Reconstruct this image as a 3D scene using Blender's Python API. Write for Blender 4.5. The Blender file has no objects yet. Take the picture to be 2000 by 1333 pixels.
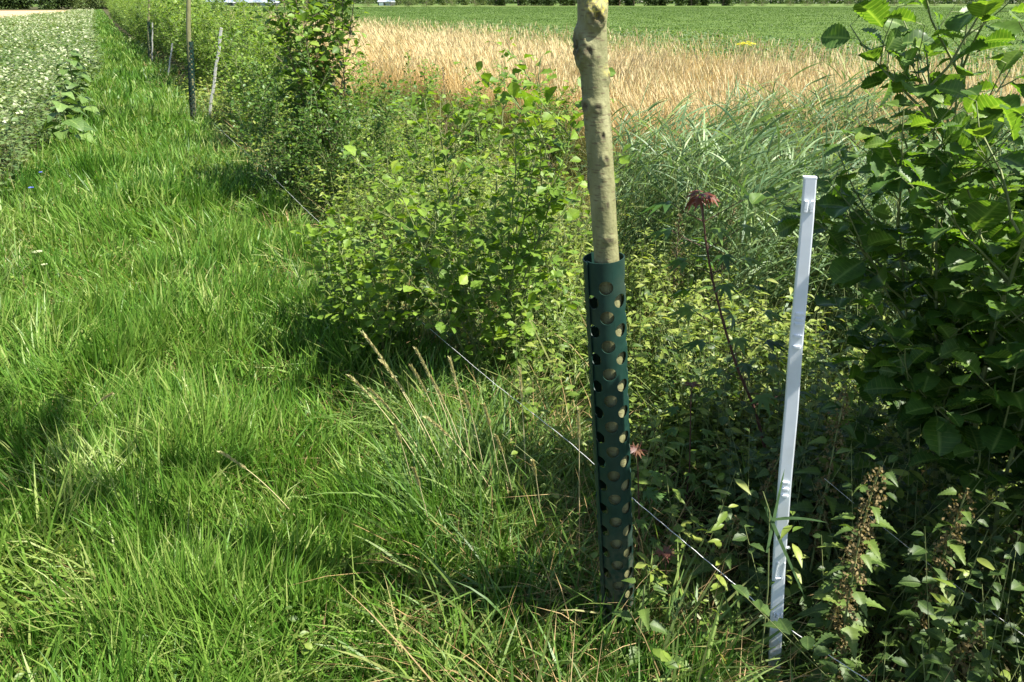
import bpy, math, random
import numpy as np
from mathutils import Vector, Matrix
R = math.radians
# ------------------------------------------------------------------ camera, sky, sun, exposure
scene = bpy.context.scene
F = 1428.0; PITCH = math.atan(662 / F); CH = 1.60
cd = bpy.data.cameras.new('camera'); cam = bpy.data.objects.new('camera', cd)
scene.collection.objects.link(cam); scene.camera = cam
cam.location = (0, 0, CH); cam.rotation_euler = (math.pi / 2 - PITCH, 0, 0)
cd.sensor_width = 36; cd.sensor_fit = 'HORIZONTAL'; cd.lens = 36 * F / 2000
cd.clip_start = 0.05; cd.clip_end = 5000
SUN_AZ, SUN_EL = 108, 56           # clockwise from the viewing direction
world = bpy.data.worlds.new('World'); scene.world = world; world.use_nodes = True
wn = world.node_tree; wn.nodes.clear()
sky = wn.nodes.new('ShaderNodeTexSky'); sky.sky_type = 'NISHITA'; sky.sun_disc = False
sky.sun_elevation = R(SUN_EL); sky.sun_rotation = R(SUN_AZ)
bg = wn.nodes.new('ShaderNodeBackground'); bg.inputs['Strength'].default_value = 0.076
wo = wn.nodes.new('ShaderNodeOutputWorld')
wn.links.new(sky.outputs[0], bg.inputs[0]); wn.links.new(bg.outputs[0], wo.inputs[0])
sl = bpy.data.lights.new('sun', 'SUN'); sl.energy = 5.0; sl.angle = R(0.53); sl.color = (1, .955, .87)
so = bpy.data.objects.new('sun', sl); scene.collection.objects.link(so)
sv = Vector((math.sin(R(SUN_AZ)) * math.cos(R(SUN_EL)), math.cos(R(SUN_AZ)) * math.cos(R(SUN_EL)), math.sin(R(SUN_EL))))
so.rotation_euler = sv.to_track_quat('Z', 'Y').to_euler(); so.location = (3, -2, 8)
scene.view_settings.view_transform = 'Standard'; scene.view_settings.look = 'None'
scene.view_settings.gamma = 1; scene.view_settings.exposure = 1.68
scene.cycles.max_bounces = 8; scene.cycles.diffuse_bounces = 4; scene.cycles.transmission_bounces = 5
scene.cycles.glossy_bounces = 2

# ------------------------------------------------------------------ helpers
rng = np.random.default_rng(7)
UP = np.array([0., 0., 1.])
def ray(px, py):
    u = (px - 1000) / F; v = (py - 666.5) / F
    return np.array([u, math.cos(PITCH) - v * math.sin(PITCH), -math.sin(PITCH) - v * math.cos(PITCH)])
def G(px, py, z=0.):                 # point of the photograph's ray at height z
    r = ray(px, py); return np.array([0, 0, CH]) + r * ((z - CH) / r[2])
def GD(px, py, y):                   # point of the ray at forward distance y
    r = ray(px, py); return np.array([0, 0, CH]) + r * (y / r[1])
PD = np.array([-.4584, .8887]); PN = np.array([.8887, .4584])   # along the row, across it
def sq(P): return P[..., :2] @ PD, P[..., :2] @ PN
def xy(s, q): return np.stack([s * PD[0] + q * PN[0], s * PD[1] + q * PN[1]], -1)

_lat = np.random.default_rng(99).random((256, 256))
def noise(x, y, sc=1., o=0.):
    x = np.asarray(x) / sc + 37.3 + o * 17.1; y = np.asarray(y) / sc + 91.7 + o * 5.3
    xi = np.floor(x).astype(int); yi = np.floor(y).astype(int); fx = x - xi; fy = y - yi
    fx = fx * fx * (3 - 2 * fx); fy = fy * fy * (3 - 2 * fy)
    g = lambda a, b: _lat[a % 256, b % 256]
    return (g(xi, yi) * (1 - fx) + g(xi + 1, yi) * fx) * (1 - fy) + (g(xi, yi + 1) * (1 - fx) + g(xi + 1, yi + 1) * fx) * fy
def fbm(x, y, sc=1., o=0.):
    return (noise(x, y, sc, o) + .5 * noise(x, y, sc / 2.1, o + 1) + .25 * noise(x, y, sc / 4.3, o + 2)) / 1.75
def norm(a): return a / np.maximum(np.linalg.norm(a, axis=-1, keepdims=True), 1e-9)

class Geo:                          # collects vertices, faces and one colour attribute
    def __init__(s): s.v = []; s.f = []; s.c = []; s.n = 0
    def add(s, V, faces, C):
        V = np.asarray(V, dtype=np.float32).reshape(-1, 3)
        for f in faces: s.f.append(np.asarray(f, dtype=np.int32) + s.n)
        s.v.append(V); s.n += len(V)
        C = np.asarray(C, dtype=np.float32)
        if C.ndim == 1: C = np.tile(C, (len(V), 1))
        s.c.append(C.reshape(-1, 3))
    def mesh(s, name, mat, smooth=True):
        me = bpy.data.meshes.new(name)
        V = np.concatenate(s.v); C = np.concatenate(s.c)
        me.vertices.add(len(V)); me.vertices.foreach_set('co', V.ravel())
        loops = np.concatenate([f.ravel() for f in s.f])
        tot = np.concatenate([np.full(len(f), f.shape[1], dtype=np.int32) for f in s.f])
        st = np.concatenate([[0], np.cumsum(tot)[:-1]]).astype(np.int32)
        me.loops.add(len(loops)); me.loops.foreach_set('vertex_index', loops)
        me.polygons.add(len(tot)); me.polygons.foreach_set('loop_start', st)
        me.polygons.foreach_set('use_smooth', np.full(len(tot), smooth, dtype=bool))
        me.update(calc_edges=True)
        a = me.attributes.new('col', 'FLOAT_VECTOR', 'POINT'); a.data.foreach_set('vector', C.ravel())
        if mat is not None: me.materials.append(mat)
        return me
    def obj(s, name, mat, parent=None, smooth=True, loc=None):
        if s.n == 0: return None
        if loc is not None and parent is None:
            s.v = [v - np.asarray(loc, dtype=np.float32) for v in s.v]
        o = bpy.data.objects.new(name, s.mesh(name, mat, smooth)); scene.collection.objects.link(o)
        if loc is not None and parent is None: o.location = loc
        if parent is not None: o.parent = parent
        return o
def tag(o, label=None, cat=None, group=None, kind=None):
    for k, v in (('label', label), ('category', cat), ('group', group), ('kind', kind)):
        if v: o[k] = v
    return o
def thing(name, loc, label, cat, group=None):
    o = bpy.data.objects.new(name, None); scene.collection.objects.link(o); o.empty_display_size = .1
    o.location = [float(t) for t in loc]; return tag(o, label, cat, group)
def copy_tree(o, parent=None):
    c = o.copy(); scene.collection.objects.link(c); c.parent = parent
    for ch in list(bpy.data.objects):
        if ch.parent == o: copy_tree(ch, c)
    return c

# -- a curved tapering blade: base point, start direction, length, width, droop
def blades(g, P, D, L, W, droop, var, seg=3, sidev=None, tipw=.0, hue=None, wprof=None, sway=None):
    n = len(P); D = norm(D); L = np.broadcast_to(L, n); W = np.broadcast_to(W, n); droop = np.broadcast_to(droop, n)
    if sidev is None:
        a = rng.random(n) * 2 * np.pi
        sidev = np.stack([np.cos(a), np.sin(a), np.zeros(n)], -1)
    S = norm(np.cross(D, np.cross(sidev, D)) + 1e-6)
    hor = D * [1, 1, 0]; hor = hor / np.maximum(np.linalg.norm(hor, axis=1, keepdims=True), .15)
    ts = np.linspace(0, 1, seg + 1); rows = []; cols = []
    hue = np.full(n, .5) if hue is None else np.broadcast_to(hue, n)
    for i, t in enumerate(ts):
        c = P + (D * t + (hor * .5 - UP * .9) * (droop * t * t)[:, None]) * L[:, None]
        if sway is not None: c = c + sway * (t * t * L)[:, None]
        if i == seg and tipw == 0:
            rows.append(c[:, None]); cols.append(np.stack([var, hue, np.full(n, t)], -1)[:, None])
        else:
            w = (wprof(t) if wprof else (1 - .75 * t ** 1.6) * (.65 + .35 * min(1, t * 3.5))) * W * .5
            if i == seg: w = tipw * W * .5
            rows.append(np.stack([c - S * w[:, None], c + S * w[:, None]], 1))
            cols.append(np.repeat(np.stack([var, hue, np.full(n, t)], -1)[:, None], 2, 1))
    V = np.concatenate(rows, 1); C = np.concatenate(cols, 1); k = V.shape[1]
    base = (np.arange(n) * k)[:, None]
    fq = []; nq = seg if tipw else seg - 1
    for i in range(nq): fq.append(base + np.array([[2 * i, 2 * i + 1, 2 * i + 3, 2 * i + 2]]))
    faces = [np.concatenate(fq)]
    if not tipw: faces.append(base + np.array([[2 * seg - 2, 2 * seg - 1, 2 * seg]]))
    g.add(V, faces, C)

# -- leaf templates: vertices (x across, y along, z up), quads
def leaf_tmpl(na, nb, shape, fold=.25, curl=.15, serr=0., pleat=0., nve=7, wav=.0):
    V = []; C = []
    for i in range(na + 1):
        t = i / na; w = shape(t)
        for j in range(-nb, nb + 1):
            u = j / nb; ww = w
            if serr and abs(j) == nb: ww = w * (1 + serr * (1 if i % 2 else -1)) + (serr * .04 if i % 2 else 0)
            yy = t + (abs(u) * w * .35 if w > .02 else 0) * (1 - t)
            z = abs(u) * ww * fold - curl * t * t + wav * math.sin(t * 9 + j) * abs(u)
            if pleat: z += pleat * abs(u) ** .6 * (1 if (i % 2) else -1) * min(1, w * 6)
            V.append((u * ww, yy, z)); C.append((0, abs(u), t))
    m = 2 * nb + 1; Fc = []
    for i in range(na):
        for j in range(2 * nb):
            a = i * m + j; Fc.append((a, a + 1, a + m + 1, a + m))
    return np.array(V), np.array(Fc), np.array(C)
ovate = lambda k=.34: (lambda t: k * (math.sin(math.pi * min(1, t) ** .8)) ** .8 if 0 < t < 1 else 0)
roundl = lambda k=.45: (lambda t: k * (math.sin(math.pi * t ** .95)) ** .55 if 0 < t < 1 else 0.0)
lanc = lambda k=.16: (lambda t: k * math.sin(math.pi * t ** .8) if 0 < t < 1 else 0)
heart = lambda k=.48: (lambda t: k * (1 - t) ** .7 * min(1, t * 6 + .25) * 1.15 if t < 1 else 0)
T_ALDER = leaf_tmpl(16, 4, roundl(.44), .3, .22, serr=.035, pleat=.03, wav=.02)
T_ALDM = leaf_tmpl(8, 2, lambda t: .40 * math.sin(math.pi * t ** 1.25) ** .75 if 0 < t < 1 else 0., .28, .2, serr=.06, pleat=.02)
T_OV = leaf_tmpl(5, 1, ovate(.32), .3, .2)
T_OVM = leaf_tmpl(7, 2, ovate(.33), .25, .25, serr=.08, pleat=.012)
T_SM = leaf_tmpl(3, 1, ovate(.34), .3, .15)
T_LAN = leaf_tmpl(5, 1, lanc(.17), .3, .35)
T_HEART = leaf_tmpl(8, 2, heart(.5), .12, .35, wav=.03)
T_NETTLE = leaf_tmpl(12, 2, lambda t: .3 * (1 - t) ** .8 * min(1, t * 7 + .3) if t < 1 else 0, .22, .35, serr=.14, pleat=.012)
def _maple():
    pts = [(0, 0)]; lob = [(-125, .35), (-105, .28), (-75, .75), (-52, .32), (-38, .9), (-20, .42), (0, 1.0), (20, .42), (38, .9), (52, .32), (75, .75), (105, .28), (125, .35)]
    V = [(0, .1, .04)] + [(math.sin(R(a)) * r * .62, .1 + math.cos(R(a)) * r * .85, -.25 * r * r + .05 * (i % 2)) for i, (a, r) in enumerate(lob)]
    Fc = [(0, i, i + 1) for i in range(1, len(lob))]
    return np.array(V), np.array(Fc), np.array([(0, .3, .5)] * len(V))
T_MAPLE = _maple()
def place(g, T, P, A, N, S, var, hue=None):
    V, Fc, C = T; n = len(P); k = len(V)
    if n == 0: return
    A = norm(A); X = norm(np.cross(A, N)); Z = np.cross(X, A); S = np.broadcast_to(S, n)
    W = P[:, None] + S[:, None, None] * (V[None, :, 0:1] * X[:, None] + V[None, :, 1:2] * A[:, None] + V[None, :, 2:3] * Z[:, None])
    CC = np.tile(C, (n, 1, 1)); CC[:, :, 0] = np.asarray(var)[:, None]
    fc = (np.arange(n) * k)[:, None, None] + Fc[None]
    g.add(W, [fc.reshape(-1, Fc.shape[1])], CC)
_o = 'first second third fourth fifth sixth seventh eighth ninth tenth eleventh twelfth thirteenth fourteenth fifteenth sixteenth seventeenth eighteenth nineteenth'.split()
_t = {2: 'twenty', 3: 'thirty', 4: 'forty'}
def ordn(k):
    if k < 19: return _o[k]
    k += 1; return (_t[k // 10][:-1] + 'ieth') if k % 10 == 0 else _t[k // 10] + ' ' + _o[k % 10 - 1]
def rvec(n, s=1.): return rng.normal(0, s, (n, 3))
def tube(g, pts, rad, ns=6, var=.5, cap=False):
    pts = np.asarray(pts, float); m = len(pts)
    rad = np.interp(np.linspace(0, 1, m), np.linspace(0, 1, len(np.atleast_1d(rad))), np.atleast_1d(rad))
    T = norm(np.gradient(pts, axis=0)); ref = np.array([.31, .95, .05]) if abs(T[0, 1]) < .9 else np.array([1., 0, 0])
    X = norm(np.cross(T, ref)); Y = np.cross(T, X)
    a = np.arange(ns) / ns * 2 * np.pi
    V = pts[:, None] + rad[:, None, None] * (np.cos(a)[None, :, None] * X[:, None] + np.sin(a)[None, :, None] * Y[:, None])
    i = np.arange(m - 1)[:, None]; j = np.arange(ns)[None]
    f = np.stack([i * ns + j, i * ns + (j + 1) % ns, (i + 1) * ns + (j + 1) % ns, (i + 1) * ns + j], -1).reshape(-1, 4)
    C = np.stack([np.full((m, ns), var), np.broadcast_to(a / 6.28, (m, ns)), np.broadcast_to(np.linspace(0, 1, m)[:, None], (m, ns))], -1)
    g.add(V, [f], C)
    if cap:
        g.add(V[-1], [np.arange(ns)[None]], [var, .5, 1]); g.add(V[0], [np.arange(ns)[::-1][None]], [var, .5, 0])
def tubes3(g, A, B, ra, rb, var, bend=None):     # many thin straight or bent three-sided stems at once
    n = len(A); T = norm(B - A); X = norm(np.cross(T, rvec(n))); Y = np.cross(T, X); rows = []; cs = []
    K = 3 if bend is not None else 2
    for i in range(K):
        t = i / (K - 1); c = A + (B - A) * t
        if bend is not None: c = c + bend * (4 * t * (1 - t))
        r = (np.broadcast_to(ra, n) * (1 - t) + np.broadcast_to(rb, n) * t)[:, None]
        for k in range(3):
            a = k * 2.0944; rows.append(c + r * (math.cos(a) * X + math.sin(a) * Y)); cs.append(np.stack([var, np.full(n, .5), np.full(n, t)], -1))
    V = np.stack(rows, 1); C = np.stack(cs, 1); base = (np.arange(n) * 3 * K)[:, None]; f = []
    for i in range(K - 1):
        for k in range(3):
            f.append(base + np.array([[i * 3 + k, i * 3 + (k + 1) % 3, i * 3 + 3 + (k + 1) % 3, i * 3 + 3 + k]]))
    g.add(V, [np.concatenate(f)], C)
# points spread with a density that thins with distance
def scatter(mask, r0, r1, rho, rc=3., p=1.4, az=(-48, 48), maxn=None):
    rr = np.linspace(r0, r1, 600); d = rho * np.minimum(1, (rc / np.maximum(rr, .01)) ** p) * rr * (R(az[1]) - R(az[0]))
    cum = np.concatenate([[0], np.cumsum((d[1:] + d[:-1]) / 2 * np.diff(rr))]); n = int(cum[-1])
    r = np.interp(rng.random(n) * cum[-1], cum, rr); a = R(az[0]) + rng.random(n) * (R(az[1]) - R(az[0]))
    P = np.stack([np.sin(a) * r, np.cos(a) * r], -1); k = mask(P)
    return P[k]
def dist(P): return np.linalg.norm(P[:, :2], axis=1)
def with_z(P, z=0.): return np.concatenate([P[:, :2], np.broadcast_to(z, len(P))[:, None]], 1)

# ------------------------------------------------------------------ materials
def nodes(name):
    m = bpy.data.materials.new(name); m.use_nodes = True; nt = m.node_tree; nt.nodes.clear()
    o = nt.nodes.new('ShaderNodeOutputMaterial'); return m, nt, o
def N(nt, t, **kw):
    n = nt.nodes.new(t)
    for k, v in kw.items():
        if k.startswith('i_'): n.inputs[int(k[2:])].default_value = v
        else: setattr(n, k, v)
    return n
def ramp(nt, stops, fac):
    r = nt.nodes.new('ShaderNodeValToRGB'); e = r.color_ramp.elements
    while len(e) < len(stops): e.new(.5)
    for el, (p, c) in zip(e, stops): el.position = p; el.color = (*c, 1)
    nt.links.new(fac, r.inputs[0]); return r
def leaf_mat(name, cols, trans=.38, rough=.42, spec=.45, tip=None, back=1.0, vein=.0, tboost=(1.5, 1.55, .7), root=None):
    m, nt, out = nodes(name); L = nt.links.new
    km = 1.0 if 'grass' in name or 'hedge' in name or 'reed' in name or 'crop' in name else 1.15
    cols = [(c[0] * km, c[1] * 1.03, c[2] * .9) if c[1] > c[0] * 1.25 and c[1] > c[2] * 1.6 else c for c in cols]
    at = N(nt, 'ShaderNodeAttribute', attribute_name='col'); sp = N(nt, 'ShaderNodeSeparateXYZ'); L(at.outputs['Vector'], sp.inputs[0])
    k = len(cols); cr = ramp(nt, [(i / max(1, k - 1), c) for i, c in enumerate(cols)], sp.outputs[0])
    col = cr.outputs[0]
    if tip is not None:            # the tip of the blade or the ripe upper part of the stalk has a colour of its own
        mr = N(nt, 'ShaderNodeMapRange'); L(sp.outputs[2], mr.inputs[0])
        mr.inputs[1].default_value, mr.inputs[2].default_value = tip[1], tip[2]
        mx = N(nt, 'ShaderNodeMix', data_type='RGBA'); L(mr.outputs[0], mx.inputs[0]); L(col, mx.inputs[6]); mx.inputs[7].default_value = (*tip[0], 1); col = mx.outputs[2]
    if vein:
        mr = N(nt, 'ShaderNodeMapRange', i_1=.0, i_2=.14, i_3=1.0, i_4=0.0); L(sp.outputs[1], mr.inputs[0])
        mm = N(nt, 'ShaderNodeMath', operation='MULTIPLY', i_1=vein); sn = N(nt, 'ShaderNodeMath', operation='MULTIPLY', i_1=50.); L(sp.outputs[2], sn.inputs[0]); s2 = N(nt, 'ShaderNodeMath', operation='SINE'); L(sn.outputs[0], s2.inputs[0])
        s3 = N(nt, 'ShaderNodeMapRange', i_1=.8, i_2=1., i_3=0., i_4=.6); L(s2.outputs[0], s3.inputs[0]); s4 = N(nt, 'ShaderNodeMath', operation='MAXIMUM'); L(s3.outputs[0], s4.inputs[0]); L(mr.outputs[0], s4.inputs[1]); L(s4.outputs[0], mm.inputs[0])
        mx = N(nt, 'ShaderNodeMix', data_type='RGBA'); L(mm.outputs[0], mx.inputs[0]); L(col, mx.inputs[6]); mx.inputs[7].default_value = (.26, .34, .10, 1); col = mx.outputs[2]
    tc = N(nt, 'ShaderNodeTexCoord'); nz = N(nt, 'ShaderNodeTexNoise'); nz.inputs['Scale'].default_value = 55; nz.inputs['Detail'].default_value = 2
    L(tc.outputs['Object'], nz.inputs['Vector'])
    mr2 = N(nt, 'ShaderNodeMapRange', i_1=.3, i_2=.7, i_3=.8, i_4=1.2); L(nz.outputs[0], mr2.inputs[0])
    hs = N(nt, 'ShaderNodeHueSaturation'); L(col, hs.inputs['Color']); L(mr2.outputs[0], hs.inputs['Value']); col = hs.outputs[0]
    pb = N(nt, 'ShaderNodeBsdfPrincipled'); L(col, pb.inputs['Base Color'])
    pb.inputs['Roughness'].default_value = rough; pb.inputs['Specular IOR Level'].default_value = spec
    tr = N(nt, 'ShaderNodeBsdfTranslucent'); vm = N(nt, 'ShaderNodeVectorMath', operation='MULTIPLY'); L(col, vm.inputs[0]); vm.inputs[1].default_value = tboost; L(vm.outputs[0], tr.inputs[0])
    ms = N(nt, 'ShaderNodeMixShader', i_0=trans); L(pb.outputs[0], ms.inputs[1]); L(tr.outputs[0], ms.inputs[2]); L(ms.outputs[0], out.inputs[0])
    return m
def stem_mat(name, c1, c2, rough=.7, scale=60):
    m, nt, out = nodes(name); L = nt.links.new
    tc = N(nt, 'ShaderNodeTexCoord'); nz = N(nt, 'ShaderNodeTexNoise'); nz.inputs['Scale'].default_value = scale; nz.inputs['Detail'].default_value = 4
    L(tc.outputs['Object'], nz.inputs['Vector']); cr = ramp(nt, [(.3, c1), (.7, c2)], nz.outputs[0])
    pb = N(nt, 'ShaderNodeBsdfPrincipled'); L(cr.outputs[0], pb.inputs['Base Color']); pb.inputs['Roughness'].default_value = rough
    bp = N(nt, 'ShaderNodeBump'); bp.inputs['Strength'].default_value = .3; bp.inputs['Distance'].default_value = .002; L(nz.outputs[0], bp.inputs['Height']); L(bp.outputs[0], pb.inputs['Normal'])
    L(pb.outputs[0], out.inputs[0]); return m
M = {}
M['grass'] = leaf_mat('lush grass', [(.03, .085, .010), (.055, .135, .016), (.09, .185, .026), (.15, .235, .045), (.24, .29, .085)], .34, .46, .32)
M['fieldcrop'] = leaf_mat('field crop blades', [(.045, .085, .014), (.06, .11, .018), (.085, .135, .026)], .3, .5, .3)
M['rough_grass'] = leaf_mat('coarse grass', [(.04, .09, .018), (.07, .135, .03), (.11, .18, .045), (.17, .22, .07), (.27, .25, .10)], .36, .45, .35)
M['dry'] = leaf_mat('dry straw', [(.22, .15, .06), (.36, .25, .11), (.46, .34, .17)], .3, .6, .25, tboost=(1.1, 1.05, .9))
M['tan'] = leaf_mat('ripe grass stalks', [(.10, .15, .03), (.22, .22, .07), (.30, .22, .09)], .32, .55, .25, tip=((.60, .445, .20), .22, .6), tboost=(1.15, 1.05, .8))
M['tanlow'] = leaf_mat('green grass under the ripe stalks', [(.09, .14, .03), (.18, .20, .06), (.32, .26, .10)], .36, .5, .3)
M['reed'] = leaf_mat('reed leaves', [(.065, .12, .055), (.11, .175, .08), (.16, .23, .10), (.22, .28, .10)], .32, .5, .35)
M['alder'] = leaf_mat('alder leaves', [(.022, .062, .013), (.038, .095, .018), (.065, .135, .025), (.12, .20, .032)], .38, .45, .35, vein=.5, tboost=(2.0, 2.1, .6))
M['alder_y'] = leaf_mat('young alder leaves', [(.05, .12, .014), (.085, .17, .018), (.13, .23, .025), (.20, .29, .04)], .38, .5, .3, vein=.3, tboost=(1.6, 1.6, .6))
M['hedge'] = leaf_mat('hedge leaves', [(.04, .085, .014), (.08, .145, .022), (.125, .20, .03), (.20, .26, .045)], .38, .5, .3)
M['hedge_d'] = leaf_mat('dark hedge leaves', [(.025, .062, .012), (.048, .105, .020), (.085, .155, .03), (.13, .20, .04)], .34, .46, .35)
M['weed'] = leaf_mat('weed leaves', [(.04, .09, .016), (.07, .135, .022), (.115, .19, .035), (.18, .25, .05), (.26, .29, .08)], .38, .45, .35)
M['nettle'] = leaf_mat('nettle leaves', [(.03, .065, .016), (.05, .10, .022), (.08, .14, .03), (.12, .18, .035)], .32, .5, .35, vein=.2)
M['yellow'] = leaf_mat('yellowed leaf', [(.42, .42, .03), (.52, .44, .04)], .45, .5, .3)
M['red'] = leaf_mat('red young leaves', [(.12, .05, .035), (.20, .085, .055), (.18, .12, .06)], .4, .45, .35, tboost=(1.4, 1.0, .9))
M['sunf'] = leaf_mat('sunflower leaves', [(.045, .10, .025), (.07, .14, .035), (.10, .18, .05)], .3, .5, .35, vein=.4)
M['crop'] = leaf_mat('crop leaves', [(.045, .085, .03), (.07, .12, .04), (.105, .16, .055), (.16, .20, .08)], .35, .5, .3)
M['flower'] = leaf_mat('cream flowers', [(.26, .31, .15), (.38, .42, .23), (.58, .59, .42)], .35, .6, .2, tboost=(1, 1, .9))
M['blue'] = leaf_mat('blue petals', [(.12, .16, .62), (.20, .24, .75)], .3, .6, .2, tboost=(1, 1, 1))
M['far'] = leaf_mat('far tree leaves', [(.018, .04, .014), (.035, .07, .02), (.06, .10, .03)], .25, .6, .2)
M['farlight'] = leaf_mat('far bush leaves', [(.05, .085, .03), (.08, .13, .04), (.14, .17, .06)], .25, .6, .2)
M['yflower'] = leaf_mat('yellow flowers', [(.45, .42, .04), (.55, .52, .08)], .3, .6, .2)
M['ear'] = leaf_mat('grass ear', [(.50, .43, .20), (.56, .52, .26), (.42, .46, .20)], .3, .6, .25, tboost=(1.1, 1.0, .8))
M['seed'] = leaf_mat('seed heads', [(.42, .33, .17), (.52, .42, .23), (.40, .38, .18)], .3, .6, .25, tboost=(1.1, 1.0, .8))
M['brownseed'] = leaf_mat('brown seed clusters', [(.12, .09, .04), (.18, .14, .06)], .2, .7, .2)
M['greenstem'] = stem_mat('green stems', (.10, .14, .04), (.18, .20, .07))
M['brownstem'] = stem_mat('brown twigs', (.09, .06, .035), (.20, .15, .09))
M['redstem'] = stem_mat('red brown stem', (.05, .018, .014), (.10, .04, .028))
M['strawstem'] = stem_mat('straw stems', (.44, .38, .18), (.58, .50, .28))

# ------------------------------------------------------------------ ground
def ground_mat(name, stops, sc=1.5, rough=.95):
    m, nt, out = nodes(name); L = nt.links.new
    tc = N(nt, 'ShaderNodeTexCoord'); a = N(nt, 'ShaderNodeTexNoise'); a.inputs['Scale'].default_value = sc; a.inputs['Detail'].default_value = 8; a.inputs['Roughness'].default_value = .65
    L(tc.outputs['Object'], a.inputs['Vector']); cr = ramp(nt, stops, a.outputs[0])
    b = N(nt, 'ShaderNodeTexNoise'); b.inputs['Scale'].default_value = 40; b.inputs['Detail'].default_value = 4; L(tc.outputs['Object'], b.inputs['Vector'])
    pb = N(nt, 'ShaderNodeBsdfPrincipled'); L(cr.outputs[0], pb.inputs['Base Color']); pb.inputs['Roughness'].default_value = rough; pb.inputs['Specular IOR Level'].default_value = .1
    bp = N(nt, 'ShaderNodeBump'); bp.inputs['Strength'].default_value = .7; bp.inputs['Distance'].default_value = .03; L(b.outputs[0], bp.inputs['Height']); L(bp.outputs[0], pb.inputs['Normal'])
    L(pb.outputs[0], out.inputs[0]); return m
M['soil'] = ground_mat('soil and litter', [(.3, (.025, .022, .012)), (.5, (.05, .05, .02)), (.7, (.09, .075, .04))], 3)
M['field'] = ground_mat('green crop field', [(.3, (.05, .085, .016)), (.5, (.065, .105, .02)), (.7, (.09, .13, .028))], .25)
M['stubble'] = ground_mat('tan field', [(.3, (.36, .22, .12)), (.5, (.44, .29, .16)), (.7, (.50, .35, .20))], .3)
M['verge'] = ground_mat('field margin', [(.3, (.08, .12, .04)), (.5, (.15, .17, .06)), (.7, (.28, .23, .11))], .3)
def poly(name, pts, z, mat, label=None, kind='structure', sub=1):
    g = Geo(); P = np.array([[p[0], p[1], z] for p in pts]); g.add(P, [np.arange(len(P))[None]], [.5, .5, .5])
    return tag(g.obj(name, mat), kind=kind)
def ditch(s, q):                       # the shallow dry ditch beyond the shrubs
    return -.35 * np.exp(-((q - 3.4) / .9) ** 2)
gs = Geo(); ax = np.concatenate([np.linspace(-2500, -60, 12), np.linspace(-50, 50, 161), np.linspace(60, 2500, 12)])
GX, GY = np.meshgrid(ax, ax); Pm = np.stack([GX, GY], -1).reshape(-1, 2); s_, q_ = sq(Pm)
near = np.exp(-(dist(Pm) / 30) ** 2)
Z = ditch(s_, q_) * (dist(Pm) < 60) + .03 * (fbm(Pm[:, 0], Pm[:, 1], 2.) - .5) * near
m_ = len(ax); I, J = np.meshgrid(np.arange(m_ - 1), np.arange(m_ - 1), indexing='ij'); a_ = (I * m_ + J).ravel()
gs.add(np.concatenate([Pm, Z[:, None]], 1), [np.stack([a_, a_ + 1, a_ + m_ + 1, a_ + m_], -1)], [.5, .5, .5])
tag(gs.obj('ground', M['soil']), kind='structure')
def zg(P): s, q = sq(P); return ditch(s, q) * (dist(P) < 60)
# big field sheets
def quad(s0, s1, q0, q1): return [xy(s0, q0), xy(s0, q1), xy(s1, q1), xy(s1, q0)]
poly('field', quad(-60, 310, 9.0, 900), .03, M['field'])
poly('tan_field', quad(44, 190, -300, -1.35), .035, M['stubble'])
poly('field_margin', quad(310, 345, 2, 900), .04, M['verge'])
poly('far_meadow', quad(345, 1500, -500, 1500), .045, M['field'])

# ------------------------------------------------------------------ where the zones lie
def edge(pts):
    P = np.array([G(a, b, z) for a, b, z in pts]); s, q = sq(P); o = np.argsort(s); return s[o], q[o]
RS, RQ = edge([(1180, 1300, 0), (1000, 930, .0), (760, 690, 0), (655, 545, 0), (545, 400, 0), (400, 262, 0), (303, 135, 0)])
RS = np.concatenate([[-5], RS, [60]]); RQ = np.concatenate([[RQ[0]], RQ, [RQ[-1] - .3]])
LS, LQ = edge([(0, 440, 0), (110, 310, 0), (165, 230, 0), (205, 150, 0)])
LS = np.concatenate([[-5], LS, [60]]); LQ = np.concatenate([[LQ[0]], LQ, [LQ[-1] - .3]])
print('right edge', list(zip(RS.round(1), RQ.round(2)))); print('left edge', list(zip(LS.round(1), LQ.round(2))))
def rq(s): return np.interp(s, RS, RQ)
def lq(s): return np.interp(s, LS, LQ)

def herbs(g, gst, P, h, nl, ls, T, var0, spread=.35, rs=.0012):
    n = len(P); h = np.broadcast_to(h, n); B = with_z(P, zg(P)); tip = B + np.concatenate([rng.normal(0, spread, (n, 2)) * h[:, None], h[:, None]], 1)
    if gst is not None: tubes3(gst, B, tip, rs * 1.3, rs * .6, rng.random(n), rvec(n, .03) * [1, 1, 0])
    for k in range(nl):
        t = (.25 + .75 * (k + rng.random(n)) / nl); C = B + (tip - B) * t[:, None]
        a = rng.random(n) * 6.28; A = np.stack([np.cos(a), np.sin(a), .35 - .5 * rng.random(n)], -1)
        Nn = UP + rvec(n, .35)
        sc = np.maximum(1, (dist(P) / 4) ** .6)
        place(g, T, C, A, Nn, ls * (.5 + .8 * rng.random(n)) * (1.15 - .5 * t) * sc, np.clip(var0 + rng.normal(0, .2, n) + .25 * (t - .5), 0, 1))
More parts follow.
